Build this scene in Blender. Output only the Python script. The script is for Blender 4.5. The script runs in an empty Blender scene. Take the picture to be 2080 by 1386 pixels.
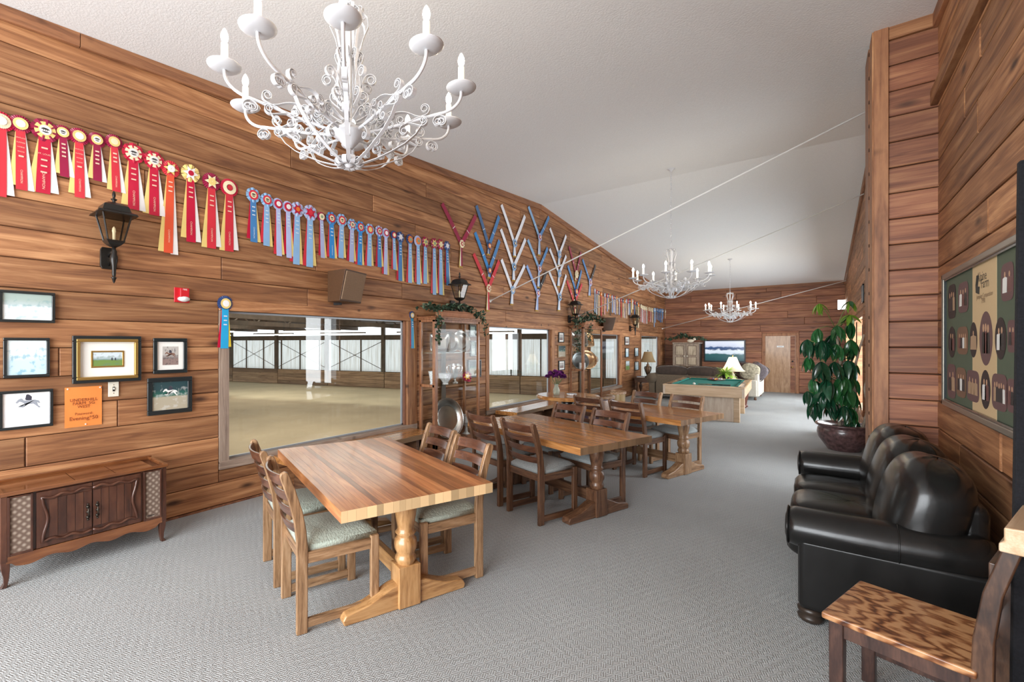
import bpy, bmesh, math, random
from mathutils import Vector, Matrix

# ------------------------------------------------------------------ camera, sky, daylight, exposure
S = bpy.context.scene
COL = S.collection
PI = math.pi
R = math.radians
EYE = 1.7                                   # eye height of the photographer
FPX, CX, CY = 925.0, 900.0, 699.0           # lens in pixels of the 2080 x 1386 frame, principal point
YAW = math.atan2(768, 925)
cam = bpy.data.cameras.new('camera')
camo = bpy.data.objects.new('camera', cam)
COL.objects.link(camo)
S.camera = camo
camo.location = (0, 0, EYE)
camo.rotation_euler = (PI / 2, 0, YAW)
cam.sensor_width = 36
cam.lens = FPX / 2080 * 36
cam.shift_x = (1040 - CX) / 2080
cam.shift_y = (CY - 693) / 2080
cam.clip_start = 0.05
cam.clip_end = 300

W = bpy.data.worlds.new('sky')
S.world = W
W.use_nodes = True
bg = W.node_tree.nodes['Background']
bg.inputs[0].default_value = (0.86, 0.93, 1.0, 1)
bg.inputs[1].default_value = 2.2

def area(name, loc, rot, sx, sy, power, col=(1, 1, 1)):
    l = bpy.data.lights.new(name, 'AREA')
    l.shape = 'RECTANGLE'; l.size = sx; l.size_y = sy; l.energy = power; l.color = col
    o = bpy.data.objects.new(name, l); COL.objects.link(o)
    o.location = loc; o.rotation_euler = rot
    return o
# daylight entering through the glazed wall behind the photographer and the windows of the right-hand wall
area('daylight_back', (-2.0, -3.6, 2.3), (R(90), 0, 0), 5.2, 3.6, 640, (0.93, 0.97, 1.0))
for yy, wy, pw in ((7.45, 1.2, 60), (12.7, 3.2, 150), (16.9, 2.4, 130)):
    area('daylight_side', (1.05, yy, 1.5), (R(90), 0, R(90)), wy, 2.0, pw, (0.93, 0.97, 1.0))
# lamps under the arena roof
for xx, yy in ((-12, 7), (-13, 18), (-22, 13)):
    area('arena_lamp', (xx, yy, 3.4), (0, 0, 0), 7, 7, 330, (1.0, 0.96, 0.88))
vs = S.view_settings
vs.view_transform = 'Standard'; vs.look = 'None'; vs.gamma = 1.0; vs.use_curve_mapping = False
vs.exposure = 0.45

# ------------------------------------------------------------------ where a pixel of the photograph lies in the room
c_, s_ = math.cos(YAW), math.sin(YAW)
def ray(px, py):
    x = (px - CX) / FPX
    return Vector((x * c_ - s_, x * s_ + c_, -(py - CY) / FPX))
def at_z(px, py, z=0.0):
    d = ray(px, py); return d * ((z - EYE) / d.z) + Vector((0, 0, EYE))
def at_x(px, py, x):
    d = ray(px, py); return d * (x / d.x) + Vector((0, 0, EYE))
def at_y(px, py, y):
    d = ray(px, py); return d * (y / d.y) + Vector((0, 0, EYE))
def dep(p):
    return -p[0] * s_ + p[1] * c_

XL, XR, XF = -4.83, 0.79, 0.60              # left wall, near right wall, far right wall
YB, YP, YF = -3.2, 5.85, 19.8               # back wall, stub wall, far wall
YRIDGE, ZRIDGE = 9.2, 4.81
def zceil(y):
    return 4.29 + (y - .51) * .0598 if y < YRIDGE else ZRIDGE - (y - YRIDGE) * .0982

# ------------------------------------------------------------------ objects
def tag(o, label=None, cat=None, group=None, kind=None):
    if label: o['label'] = label
    if cat: o['category'] = cat
    if group: o['group'] = group
    if kind: o['kind'] = kind
    return o
def thing(name, label, cat, loc=(0, 0, 0), rotz=0.0, group=None):
    o = bpy.data.objects.new(name, None); COL.objects.link(o)
    o.empty_display_size = .1
    o.location = loc; o.rotation_euler = (0, 0, rotz)
    return tag(o, label, cat, group)
def copy_tree(o, parent=None):
    n = o.copy(); COL.objects.link(n)
    if parent: n.parent = parent
    for ch in list(o.children): copy_tree(ch, n)
    return n
ORD = ['first', 'second', 'third', 'fourth', 'fifth', 'sixth', 'seventh', 'eighth', 'ninth', 'tenth', 'eleventh', 'twelfth', 'thirteenth', 'fourteenth',
       'fifteenth', 'sixteenth', 'seventeenth', 'eighteenth', 'nineteenth']
def ordinal(i):
    if i < 19: return ORD[i]
    t = (i + 1) // 10; u = (i + 1) % 10
    T = {2: 'twent', 3: 'thirt', 4: 'fort'}[t]
    return T + 'ieth' if u == 0 else T + 'y-' + ORD[u - 1]

class MB:
    """collects shapes; build() links them as ONE mesh object"""
    def __init__(self): self.v = []; self.f = []
    def add(self, vs, fs):
        b = len(self.v); self.v += [tuple(p) for p in vs]; self.f += [tuple(b + i for i in q) for q in fs]; return self
    def box(self, x0, x1, y0, y1, z0, z1, M=None):
        p = [Vector(q) for q in ((x0, y0, z0), (x1, y0, z0), (x1, y1, z0), (x0, y1, z0), (x0, y0, z1), (x1, y0, z1), (x1, y1, z1), (x0, y1, z1))]
        if M: p = [M @ q for q in p]
        return self.add(p, [(0, 3, 2, 1), (4, 5, 6, 7), (0, 1, 5, 4), (1, 2, 6, 5), (2, 3, 7, 6), (3, 0, 4, 7)])
    def lathe(self, prof, n=16, M=None, cap=True):
        vs = []; fs = []
        for r, z in prof:
            for i in range(n):
                a = 2 * PI * i / n; vs.append(Vector((r * math.cos(a), r * math.sin(a), z)))
        for k in range(len(prof) - 1):
            for i in range(n):
                j = (i + 1) % n; fs.append((k * n + i, k * n + j, (k + 1) * n + j, (k + 1) * n + i))
        if cap:
            if prof[0][0] > 1e-4: fs.append(tuple(range(n - 1, -1, -1)))
            if prof[-1][0] > 1e-4: fs.append(tuple((len(prof) - 1) * n + i for i in range(n)))
        if M: vs = [M @ q for q in vs]
        return self.add(vs, fs)
    def tube(self, pts, r, n=8, closed=False):
        pts = [Vector(p) for p in pts]; m = len(pts); vs = []; fs = []
        rr = r if isinstance(r, (list, tuple)) else [r] * m
        up = Vector((0, 0, 1)); prev = None
        for k, p in enumerate(pts):
            a = pts[k - 1] if (k > 0 or closed) else p; b = pts[(k + 1) % m] if (k < m - 1 or closed) else p
            t = (b - a).normalized() if (b - a).length > 1e-9 else Vector((0, 0, 1))
            if prev is None:
                u = t.cross(up)
                if u.length < 1e-3: u = t.cross(Vector((0, 1, 0)))
            else: u = prev - t * prev.dot(t)
            u.normalize(); prev = u; w = t.cross(u)
            for i in range(n):
                an = 2 * PI * i / n; vs.append(p + (u * math.cos(an) + w * math.sin(an)) * rr[k])
        for k in range(m if closed else m - 1):
            for i in range(n):
                j = (i + 1) % n; k2 = (k + 1) % m
                fs.append((k * n + i, k * n + j, k2 * n + j, k2 * n + i))
        if not closed: fs += [tuple(range(n - 1, -1, -1)), tuple((m - 1) * n + i for i in range(n))]
        return self.add(vs, fs)
    def prism(self, poly, a, b, fn):
        """closed outline poly [(p,q)] pushed from a to b; fn(p,q,t) -> point"""
        n = len(poly)
        vs = [fn(p, q, a) for p, q in poly] + [fn(p, q, b) for p, q in poly]
        fs = [tuple(range(n - 1, -1, -1)), tuple(range(n, 2 * n))] + [(i, (i + 1) % n, n + (i + 1) % n, n + i) for i in range(n)]
        return self.add(vs, fs)
    def strip(self, pts, wdir, w, t):
        """flat iron strip along pts (Vectors), w wide along wdir, t thick"""
        pts = [Vector(p) for p in pts]; m = len(pts); wd = Vector(wdir).normalized(); vs = []; fs = []
        for k, p in enumerate(pts):
            tg = (pts[min(k + 1, m - 1)] - pts[max(k - 1, 0)]).normalized(); nn = tg.cross(wd).normalized()
            for a, b in ((-1, -1), (1, -1), (1, 1), (-1, 1)): vs.append(p + wd * (a * w / 2) + nn * (b * t / 2))
        for k in range(m - 1):
            for i in range(4):
                j = (i + 1) % 4; fs.append((k * 4 + i, k * 4 + j, k * 4 + 4 + j, k * 4 + 4 + i))
        fs += [(3, 2, 1, 0), tuple((m - 1) * 4 + i for i in range(4))]
        return self.add(vs, fs)
    def grid(self, nx, ny, fn):
        vs = [fn(i / nx, j / ny) for j in range(ny + 1) for i in range(nx + 1)]
        fs = [(j * (nx + 1) + i, j * (nx + 1) + i + 1, (j + 1) * (nx + 1) + i + 1, (j + 1) * (nx + 1) + i) for j in range(ny) for i in range(nx)]
        return self.add(vs, fs)
    def mesh(self, name, smooth=False, fix=True):
        me = bpy.data.meshes.new(name); me.from_pydata([tuple(p) for p in self.v], [], self.f)
        if fix:
            bm = bmesh.new(); bm.from_mesh(me); bmesh.ops.recalc_face_normals(bm, faces=bm.faces); bm.to_mesh(me); bm.free()
        if smooth:
            me.polygons.foreach_set('use_smooth', [True] * len(me.polygons))
        return me
    def build(self, name, m, parent=None, smooth=False, bevel=0, sub=0, fix=True, seg=2):
        return link(name, self.mesh(name, smooth, fix), m, parent, bevel, sub, seg, smooth)
def link(name, me, m, parent=None, bevel=0, sub=0, seg=2, smooth=False):
    if m is not None and not me.materials: me.materials.append(m)
    o = bpy.data.objects.new(name, me); COL.objects.link(o)
    if parent: o.parent = parent
    if bevel:
        b = o.modifiers.new('bevel', 'BEVEL'); b.width = bevel; b.segments = seg; b.limit_method = 'ANGLE'; b.angle_limit = R(40)
        b.harden_normals = True
        me.polygons.foreach_set('use_smooth', [True] * len(me.polygons))
    if sub:
        q = o.modifiers.new('sub', 'SUBSURF'); q.levels = sub; q.render_levels = sub
    return o
def bx(name, m, parent, x0, x1, y0, y1, z0, z1, bevel=0):
    """one box part, its origin at its own centre"""
    cx, cy, cz = (x0 + x1) / 2, (y0 + y1) / 2, (z0 + z1) / 2
    o = MB().box(x0 - cx, x1 - cx, y0 - cy, y1 - cy, z0 - cz, z1 - cz).build(name, m, parent, bevel=bevel)
    o.location = (cx, cy, cz)
    return o
_txt = {}
def text(word, size, m, parent, loc, name='lettering', rot=(PI / 2, 0, 0), align='CENTER', sx=1.0, font=None):
    key = (word, round(size, 4), align, m.name)
    if key not in _txt:
        cu = bpy.data.curves.new('lettering', 'FONT'); cu.body = word; cu.size = size; cu.align_x = align; cu.align_y = 'CENTER'; cu.resolution_u = 2
        t = bpy.data.objects.new('lettering', cu); COL.objects.link(t)
        dg = bpy.context.evaluated_depsgraph_get(); dg.update()
        me = bpy.data.meshes.new_from_object(t.evaluated_get(dg)); me.name = 'lettering'
        me.materials.clear(); me.materials.append(m)
        bpy.data.objects.remove(t); bpy.data.curves.remove(cu)
        _txt[key] = me
    o = bpy.data.objects.new(name, _txt[key]); COL.objects.link(o); o.parent = parent
    o.location = loc; o.rotation_euler = rot; o.scale = (sx, 1, 1)
    return o

# ------------------------------------------------------------------ materials
MATS = {}
def _new(name):
    m = bpy.data.materials.new(name); m.use_nodes = True
    return m, m.node_tree.nodes, m.node_tree.links, m.node_tree.nodes['Principled BSDF']
def mat(name, col, rough=.5, metal=0.0, coat=0.0, noise=0.0, scale=8.0, bump=0.0, trans=0.0, emit=None, estr=0.0, sheen=0.0, alpha=1.0, ior=1.45, var=0.0):
    if name in MATS: return MATS[name]
    m, N, L, b = _new(name)
    b.inputs['Base Color'].default_value = (*col, 1); b.inputs['Roughness'].default_value = rough; b.inputs['Metallic'].default_value = metal
    b.inputs['Coat Weight'].default_value = coat; b.inputs['Coat Roughness'].default_value = .12; b.inputs['IOR'].default_value = ior
    b.inputs['Transmission Weight'].default_value = trans; b.inputs['Sheen Weight'].default_value = sheen; b.inputs['Alpha'].default_value = alpha
    if emit: b.inputs['Emission Color'].default_value = (*emit, 1); b.inputs['Emission Strength'].default_value = estr
    if noise or bump or var:
        tc = N.new('ShaderNodeTexCoord'); nz = N.new('ShaderNodeTexNoise'); nz.inputs['Scale'].default_value = scale; nz.inputs['Detail'].default_value = 5
        L.new(tc.outputs['Object'], nz.inputs['Vector'])
        if noise or var:
            hv = N.new('ShaderNodeHueSaturation'); hv.inputs['Color'].default_value = (*col, 1)
            mr = N.new('ShaderNodeMapRange'); mr.inputs[1].default_value = .3; mr.inputs[2].default_value = .7
            mr.inputs[3].default_value = 1 - noise; mr.inputs[4].default_value = 1 + noise
            L.new(nz.outputs['Fac'], mr.inputs[0]); out = mr.outputs[0]
            if var:
                oi = N.new('ShaderNodeObjectInfo'); m2 = N.new('ShaderNodeMapRange'); m2.inputs[3].default_value = 1 - var; m2.inputs[4].default_value = 1 + var
                L.new(oi.outputs['Random'], m2.inputs[0]); mu = N.new('ShaderNodeMath'); mu.operation = 'MULTIPLY'
                L.new(out, mu.inputs[0]); L.new(m2.outputs[0], mu.inputs[1]); out = mu.outputs[0]
            L.new(out, hv.inputs['Value']); L.new(hv.outputs[0], b.inputs['Base Color'])
        if bump:
            bp = N.new('ShaderNodeBump'); bp.inputs['Strength'].default_value = bump; bp.inputs['Distance'].default_value = .01
            L.new(nz.outputs['Fac'], bp.inputs['Height']); L.new(bp.outputs[0], b.inputs['Normal'])
    MATS[name] = m
    return m
def ramp(N, stops):
    r = N.new('ShaderNodeValToRGB'); e = r.color_ramp.elements
    while len(e) < len(stops): e.new(.5)
    for k, (p, c) in enumerate(stops): e[k].position = p; e[k].color = (*c, 1)
    return r
WARGS = {}
def wood(name, dark, mid, light, stretch=(.5, 7, 7), rough=.5, coat=0.0, knots=0.0, var=.35, bump=.15, end=None, fine=1.0):
    """grain along local X; every object gets its own piece of timber through its random number"""
    if name in MATS: return MATS[name]
    WARGS[name] = (dark, mid, light, stretch, rough, coat, knots, var, bump, end, fine)
    m, N, L, b = _new(name)
    tc = N.new('ShaderNodeTexCoord'); oi = N.new('ShaderNodeObjectInfo')
    sc = N.new('ShaderNodeVectorMath'); sc.operation = 'SCALE'; sc.inputs[0].default_value = (37, 19, 23); L.new(oi.outputs['Random'], sc.inputs['Scale'])
    ad = N.new('ShaderNodeVectorMath'); L.new(tc.outputs['Object'], ad.inputs[0]); L.new(sc.outputs[0], ad.inputs[1])
    mp = N.new('ShaderNodeMapping'); mp.inputs['Scale'].default_value = stretch; L.new(ad.outputs[0], mp.inputs['Vector'])
    n1 = N.new('ShaderNodeTexNoise'); n1.inputs['Scale'].default_value = 2.2; n1.inputs['Detail'].default_value = 7; n1.inputs['Distortion'].default_value = 1.1
    L.new(mp.outputs[0], n1.inputs['Vector'])
    mp2 = N.new('ShaderNodeMapping'); mp2.inputs['Scale'].default_value = (stretch[0] * 2.2, stretch[1] * 7, stretch[2] * 7); L.new(ad.outputs[0], mp2.inputs['Vector'])
    n2 = N.new('ShaderNodeTexNoise'); n2.inputs['Scale'].default_value = 3.0; n2.inputs['Detail'].default_value = 4; L.new(mp2.outputs[0], n2.inputs['Vector'])
    mx = N.new('ShaderNodeMath'); mx.operation = 'MULTIPLY_ADD'; mx.inputs[1].default_value = .34 * fine; L.new(n2.outputs['Fac'], mx.inputs[0]); 
    sb = N.new('ShaderNodeMath'); sb.operation = 'SUBTRACT'; sb.inputs[1].default_value = .17 * fine; L.new(n1.outputs['Fac'], sb.inputs[0]); L.new(sb.outputs[0], mx.inputs[2])
    rp = ramp(N, [(.28, dark), (.5, mid), (.74, light)]); L.new(mx.outputs[0], rp.inputs[0])
    hv = N.new('ShaderNodeHueSaturation'); L.new(rp.outputs[0], hv.inputs['Color'])
    mr = N.new('ShaderNodeMapRange'); mr.inputs[3].default_value = 1 - var; mr.inputs[4].default_value = 1 + var; L.new(oi.outputs['Random'], mr.inputs[0]); L.new(mr.outputs[0], hv.inputs['Value'])
    col = hv.outputs[0]
    if knots:
        mk = N.new('ShaderNodeMapping'); mk.inputs['Scale'].default_value = (1.5, 4, 4.2); L.new(ad.outputs[0], mk.inputs['Vector'])
        vo = N.new('ShaderNodeTexVoronoi'); vo.inputs['Scale'].default_value = 1.0; L.new(mk.outputs[0], vo.inputs['Vector'])
        kr = N.new('ShaderNodeMapRange'); kr.inputs[1].default_value = .045; kr.inputs[2].default_value = .17; kr.inputs[3].default_value = knots; kr.inputs[4].default_value = 0
        L.new(vo.outputs['Distance'], kr.inputs[0])
        gs = N.new('ShaderNodeSeparateColor'); L.new(vo.outputs['Color'], gs.inputs[0])
        g2 = N.new('ShaderNodeMapRange'); g2.inputs[1].default_value = .32; g2.inputs[2].default_value = .46; L.new(gs.outputs[0], g2.inputs[0])
        km = N.new('ShaderNodeMath'); km.operation = 'MULTIPLY'; L.new(kr.outputs[0], km.inputs[0]); L.new(g2.outputs[0], km.inputs[1]); kr = km
        mm = N.new('ShaderNodeMix'); mm.data_type = 'RGBA'; mm.inputs['B'].default_value = (dark[0] * .28, dark[1] * .25, dark[2] * .25, 1)
        L.new(kr.outputs[0], mm.inputs['Factor']); L.new(col, mm.inputs['A']); col = mm.outputs['Result']
    if end:
        sp = N.new('ShaderNodeSeparateXYZ'); L.new(tc.outputs['Normal'], sp.inputs[0])
        ab = N.new('ShaderNodeMath'); ab.operation = 'ABSOLUTE'; L.new(sp.outputs[0], ab.inputs[0])
        gt = N.new('ShaderNodeMath'); gt.operation = 'GREATER_THAN'; gt.inputs[1].default_value = .7; L.new(ab.outputs[0], gt.inputs[0])
        h2 = N.new('ShaderNodeHueSaturation'); h2.inputs['Color'].default_value = (*end, 1); L.new(mr.outputs[0], h2.inputs['Value'])
        m3 = N.new('ShaderNodeMix'); m3.data_type = 'RGBA'; L.new(gt.outputs[0], m3.inputs['Factor']); L.new(col, m3.inputs['A']); L.new(h2.outputs[0], m3.inputs['B']); col = m3.outputs['Result']
    L.new(col, b.inputs['Base Color'])
    b.inputs['Roughness'].default_value = rough; b.inputs['Coat Weight'].default_value = coat; b.inputs['Coat Roughness'].default_value = .1
    if bump:
        bp = N.new('ShaderNodeBump'); bp.inputs['Strength'].default_value = bump; bp.inputs['Distance'].default_value = .006
        L.new(mx.outputs[0], bp.inputs['Height']); L.new(bp.outputs[0], b.inputs['Normal'])
    MATS[name] = m
    return m
def ax(m, a):
    """the same timber with its grain along another axis"""
    d, mi, li, st, *rest = WARGS[m.name]
    st = {'Y': (st[1], st[0], st[2]), 'Z': (st[1], st[2], st[0])}[a]
    return wood(m.name + '_' + a.lower(), d, mi, li, st, *rest)
def glass(name, tint=(1, 1, 1), refl=1.0):
    """thin pane: see-through with a mirror-like sheen that grows towards grazing angles"""
    if name in MATS: return MATS[name]
    m, N, L, b = _new(name); N.remove(b)
    tr = N.new('ShaderNodeBsdfTransparent'); tr.inputs[0].default_value = (*tint, 1)
    gl = N.new('ShaderNodeBsdfGlossy'); gl.inputs['Roughness'].default_value = .01
    lw = N.new('ShaderNodeLayerWeight'); lw.inputs['Blend'].default_value = .5
    pw = N.new('ShaderNodeMath'); pw.operation = 'POWER'; pw.inputs[1].default_value = 5.0; L.new(lw.outputs['Facing'], pw.inputs[0])
    mu = N.new('ShaderNodeMath'); mu.operation = 'MULTIPLY_ADD'; mu.inputs[1].default_value = .9 * refl; mu.inputs[2].default_value = .045 * refl; mu.use_clamp = True; L.new(pw.outputs[0], mu.inputs[0])
    mi = N.new('ShaderNodeMixShader'); L.new(mu.outputs[0], mi.inputs[0]); L.new(tr.outputs[0], mi.inputs[1]); L.new(gl.outputs[0], mi.inputs[2])
    L.new(mi.outputs[0], N['Material Output'].inputs[0])
    MATS[name] = m
    return m

CEDAR = wood('cedar', (.16, .062, .026), (.31, .136, .056), (.50, .262, .122), rough=.6, knots=.9, var=.30, bump=.25)
CEDAR_R = wood('cedar_red', (.13, .045, .024), (.26, .10, .05), (.40, .19, .09), rough=.55, knots=.9, var=.25, bump=.25)
TRIMW = wood('trim_cedar', (.16, .065, .03), (.30, .13, .06), (.42, .2, .09), rough=.55, knots=.4, var=.12)
GREYW = wood('weathered', (.16, .11, .085), (.30, .22, .17), (.42, .33, .26), rough=.7, knots=.6, var=.15)
BACK = mat('groove', (.045, .018, .009), .9)
WHITE = mat('white_paint', (.82, .82, .80), .45)
BLACK = mat('black_iron', (.012, .012, .013), .35)
BRASS = mat('brass', (.55, .38, .14), .25, 1.0)
CHROME = mat('silver', (.78, .77, .75), .16, 1.0)
OAKP = wood('oak_pedestal', (.26, .12, .042), (.46, .245, .095), (.58, .34, .15), stretch=(1.2, 14, 14), rough=.35, coat=.35, var=.1)
OAK = wood('oak', (.13, .065, .03), (.31, .175, .085), (.47, .30, .17), stretch=(1.2, 14, 14), rough=.42, coat=.25, var=.15)
OAKD = wood('dark_oak', (.05, .021, .011), (.125, .058, .029), (.21, .11, .058), stretch=(1.2, 14, 14), rough=.4, coat=.25, var=.2)
OAKM = wood('worn_oak', (.12, .06, .03), (.27, .15, .075), (.42, .27, .15), stretch=(1.2, 14, 14), rough=.45, coat=.2, var=.2)
SLATW = wood('slat_wood', (.045, .016, .009), (.10, .038, .02), (.17, .07, .036), stretch=(1.2, 12, 12), rough=.28, coat=.5, var=.15)
BLOCK = wood('butcher_block', (.25, .085, .03), (.42, .165, .06), (.55, .26, .105), stretch=(.8, 9, 9), rough=.3, coat=.3, var=.42, bump=.02, end=(.74, .52, .28))
BLOCK2 = wood('butcher_block_gold', (.22, .09, .028), (.46, .20, .062), (.60, .31, .11), stretch=(.8, 9, 9), rough=.24, coat=.45, var=.3, bump=.02, end=(.26, .16, .09))
SEATF = mat('seat_fabric', (.40, .45, .38), .95, noise=.14, scale=90, bump=.7, sheen=.2)
SEATB = mat('seat_fabric_blue', (.33, .36, .36), .95, noise=.14, scale=90, bump=.7, sheen=.2)
# ------------------------------------------------------------------ the room
def struct(name, mb, m, **k):
    o = mb.build(name, m, **k); o['kind'] = 'structure'; return o

def carpet_mat():
    m, N, L, b = _new('carpet')
    tc = N.new('ShaderNodeTexCoord'); mp = N.new('ShaderNodeMapping'); mp.inputs['Rotation'].default_value = (0, 0, R(-20)); L.new(tc.outputs['Object'], mp.inputs['Vector'])
    ck = N.new('ShaderNodeTexChecker'); ck.inputs['Scale'].default_value = 28; L.new(mp.outputs[0], ck.inputs['Vector'])
    wx = N.new('ShaderNodeTexWave'); wx.inputs['Scale'].default_value = 27; wx.bands_direction = 'X'; L.new(mp.outputs[0], wx.inputs['Vector'])
    wy = N.new('ShaderNodeTexWave'); wy.inputs['Scale'].default_value = 27; wy.bands_direction = 'Y'; L.new(mp.outputs[0], wy.inputs['Vector'])
    mi = N.new('ShaderNodeMix'); L.new(ck.outputs['Fac'], mi.inputs[0]); L.new(wx.outputs['Fac'], mi.inputs[2]); L.new(wy.outputs['Fac'], mi.inputs[3])
    nz = N.new('ShaderNodeTexNoise'); nz.inputs['Scale'].default_value = 140; nz.inputs['Detail'].default_value = 3; L.new(tc.outputs['Object'], nz.inputs['Vector'])
    nl = N.new('ShaderNodeTexNoise'); nl.inputs['Scale'].default_value = .9; nl.inputs['Detail'].default_value = 3; L.new(tc.outputs['Object'], nl.inputs['Vector'])
    a = N.new('ShaderNodeMath'); a.operation = 'MULTIPLY_ADD'; a.inputs[1].default_value = .55; L.new(mi.outputs[0], a.inputs[0]); L.new(nz.outputs['Fac'], a.inputs[2])
    rp = ramp(N, [(.3, (.205, .213, .211)), (.75, (.33, .342, .343)), (1.0, (.44, .455, .455))]); L.new(a.outputs[0], rp.inputs[0])
    hv = N.new('ShaderNodeHueSaturation'); L.new(rp.outputs[0], hv.inputs['Color']); mr = N.new('ShaderNodeMapRange'); mr.inputs[1].default_value = .3; mr.inputs[2].default_value = .7; mr.inputs[3].default_value = .93; mr.inputs[4].default_value = 1.07
    L.new(nl.outputs['Fac'], mr.inputs[0]); L.new(mr.outputs[0], hv.inputs['Value']); L.new(hv.outputs[0], b.inputs['Base Color'])
    b.inputs['Roughness'].default_value = .95
    bp = N.new('ShaderNodeBump'); bp.inputs['Strength'].default_value = .6; bp.inputs['Distance'].default_value = .008; L.new(a.outputs[0], bp.inputs['Height']); L.new(bp.outputs[0], b.inputs['Normal'])
    return m
struct('floor', MB().box(-5.2, 2.2, YB - .2, YF + .3, -.2, 0), carpet_mat())
CEILM = mat('ceiling_texture', (.83, .855, .87), .9, noise=.03, scale=60, bump=.35)
cb = MB()
for y0, y1 in ((YB - .2, YRIDGE), (YRIDGE, YF + .3)):
    z0, z1 = zceil(y0), zceil(y1 - 1e-6)
    if y0 == YRIDGE: z0 = ZRIDGE
    if y1 == YRIDGE: z1 = ZRIDGE
    cb.add([(-5.2, y0, z0), (2.2, y0, z0), (2.2, y1, z1), (-5.2, y1, z1), (-5.2, y0, z0 + .15), (2.2, y0, z0 + .15), (2.2, y1, z1 + .15), (-5.2, y1, z1 + .15)],
           [(0, 3, 2, 1), (4, 5, 6, 7), (0, 1, 5, 4), (1, 2, 6, 5), (2, 3, 7, 6), (3, 0, 4, 7)])
struct('ceiling', cb, CEILM)

def clip(poly, a, b, c):
    """keep a*u + b*z <= c"""
    out = []
    for i in range(len(poly)):
        p, q = poly[i], poly[(i + 1) % len(poly)]
        dp, dq = a * p[0] + b * p[1] - c, a * q[0] + b * q[1] - c
        if dp <= 0: out.append(p)
        if dp * dq < 0:
            t = dp / (dp - dq); out.append((p[0] + (q[0] - p[0]) * t, p[1] + (q[1] - p[1]) * t))
    return out
def inset(poly, d):
    """shrink a convex counter-clockwise outline"""
    n = len(poly); res = list(poly); 
    cx = sum(p[0] for p in poly) / n; cz = sum(p[1] for p in poly) / n
    w = max(p[0] for p in poly) - min(p[0] for p in poly); h = max(p[1] for p in poly) - min(p[1] for p in poly)
    if w < 2.5 * d or h < 2.5 * d: return None
    for i in range(n):
        p, q = poly[i], poly[(i + 1) % n]
        e = (q[0] - p[0], q[1] - p[1]); l = math.hypot(*e)
        if l < 1e-6: continue
        nx, nz = e[1] / l, -e[0] / l
        res = clip(res, nx, nz, nx * p[0] + nz * p[1] - d)
        if len(res) < 3: return None
    return res
ROW = .2355
def plank_wall(name, O, ang, u0, u1, ztops, openings, m, seed, lmin=2.2, lmax=4.6, joints=(), pitch=ROW, z0=.02, thick=.024, zmax=5.0, gap=.0028):
    """wall whose front faces local -Y; u runs along local X. O = origin (x, y), ang = rotation about Z"""
    rnd = random.Random(seed)
    root = None; backing = MB(); pieces = []
    k = -1 if z0 > 0.01 else 0
    while True:
        za, zb = z0 + k * pitch, z0 + (k + 1) * pitch
        if k == -1: za = 0.0
        k += 1
        if za > zmax: break
        cells = []; spans = [(u0, u1)]
        for o in openings:
            if o[2] < zb - .004 and o[3] > za + .004:
                ns = []
                for a, b in spans:
                    if o[0] >= b or o[1] <= a: ns.append((a, b)); continue
                    if o[0] > a: ns.append((a, o[0]))
                    if o[1] < b: ns.append((o[1], b))
                spans = ns
                if o[2] - za > .012: cells.append((o[0], o[1], za, o[2]))
                if zb - o[3] > .012: cells.append((o[0], o[1], o[3], zb))
        for a, b, ba, bb in [(a, b, za, zb) for a, b in spans] + cells:
            if True:
                def cl(p):
                    for (sa, sb, sc) in ztops: p = clip(p, sa, sb, sc) if p else p
                    return p
                full = cl([(a, ba), (b, ba), (b, bb), (a, bb)])
                if len(full) < 3: continue
                backing.prism(full, 0, .12, lambda p, q, t: (p, t, q))
                x = a; xs = [a]
                ln = rnd.uniform(lmin * .4, lmax)
                while x + ln < b - .35:
                    x += ln; xs.append(x); ln = rnd.uniform(lmin, lmax)
                xs.append(b)
                for p0, p1 in zip(xs, xs[1:]):
                    q = cl([(p0, ba), (p1, ba), (p1, bb), (p0, bb)])
                    if len(q) >= 3: pieces.append(q)
    root = struct(name, backing, BACK)
    root.location = (O[0], O[1], 0); root.rotation_euler = (0, 0, ang)
    for q in pieces:
        p = inset(q, gap)
        f = inset(q, gap + .0067) if p else None
        if not f or len(f) != len(p): continue
        cx = sum(a for a, _ in p) / len(p); cz = sum(b for _, b in p) / len(p); n = len(p)
        th = thick + rnd.uniform(-.003, .003)
        vs = [(a - cx, 0, b - cz) for a, b in p] + [(a - cx, -th + .006, b - cz) for a, b in p] + [(a - cx, -th, b - cz) for a, b in f]
        fs = [(i, (i + 1) % n, n + (i + 1) % n, n + i) for i in range(n)] + [(n + i, n + (i + 1) % n, 2 * n + (i + 1) % n, 2 * n + i) for i in range(n)] + [tuple(range(2 * n, 3 * n))]
        o = MB().add(vs, fs).build('plank', m, root)
        o.location = (cx, 0, cz)
    return root
WIN = [(2.26, 4.95, .47, 2.05), (7.17, 9.76, .45, 2.03), (12.0, 14.45, .42, 1.98), (16.62, 18.95, .40, 1.98)]   # y0, y1, z0, z1 of the arena windows
gable = [(-.0598, 1, 4.29 - .51 * .0598), (.0982, 1, ZRIDGE + 9.2 * .0982)]
JW = [(a - .10 if i else a - .10, b + (.22 if i == 0 else .16), c - .09, d + .0) for i, (a, b, c, d) in enumerate(WIN)]
plank_wall('wall_left', (XL - .024, 0), PI / 2, YB, YF, gable, JW, CEDAR, 3, z0=.02)
fz = zceil(YF) + .02
FD = (-1.53, -.68, 0, 1.98)      # opening of the far door (x0, x1, z0, z1)
plank_wall('wall_far', (0, YF + .024), 0, XL, XF + .05, [(0, 1, fz)], [(FD[0] - .10, FD[1] + .10, 0, FD[3] + .10)], CEDAR_R, 5, lmin=1.2, lmax=3.2)
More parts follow.
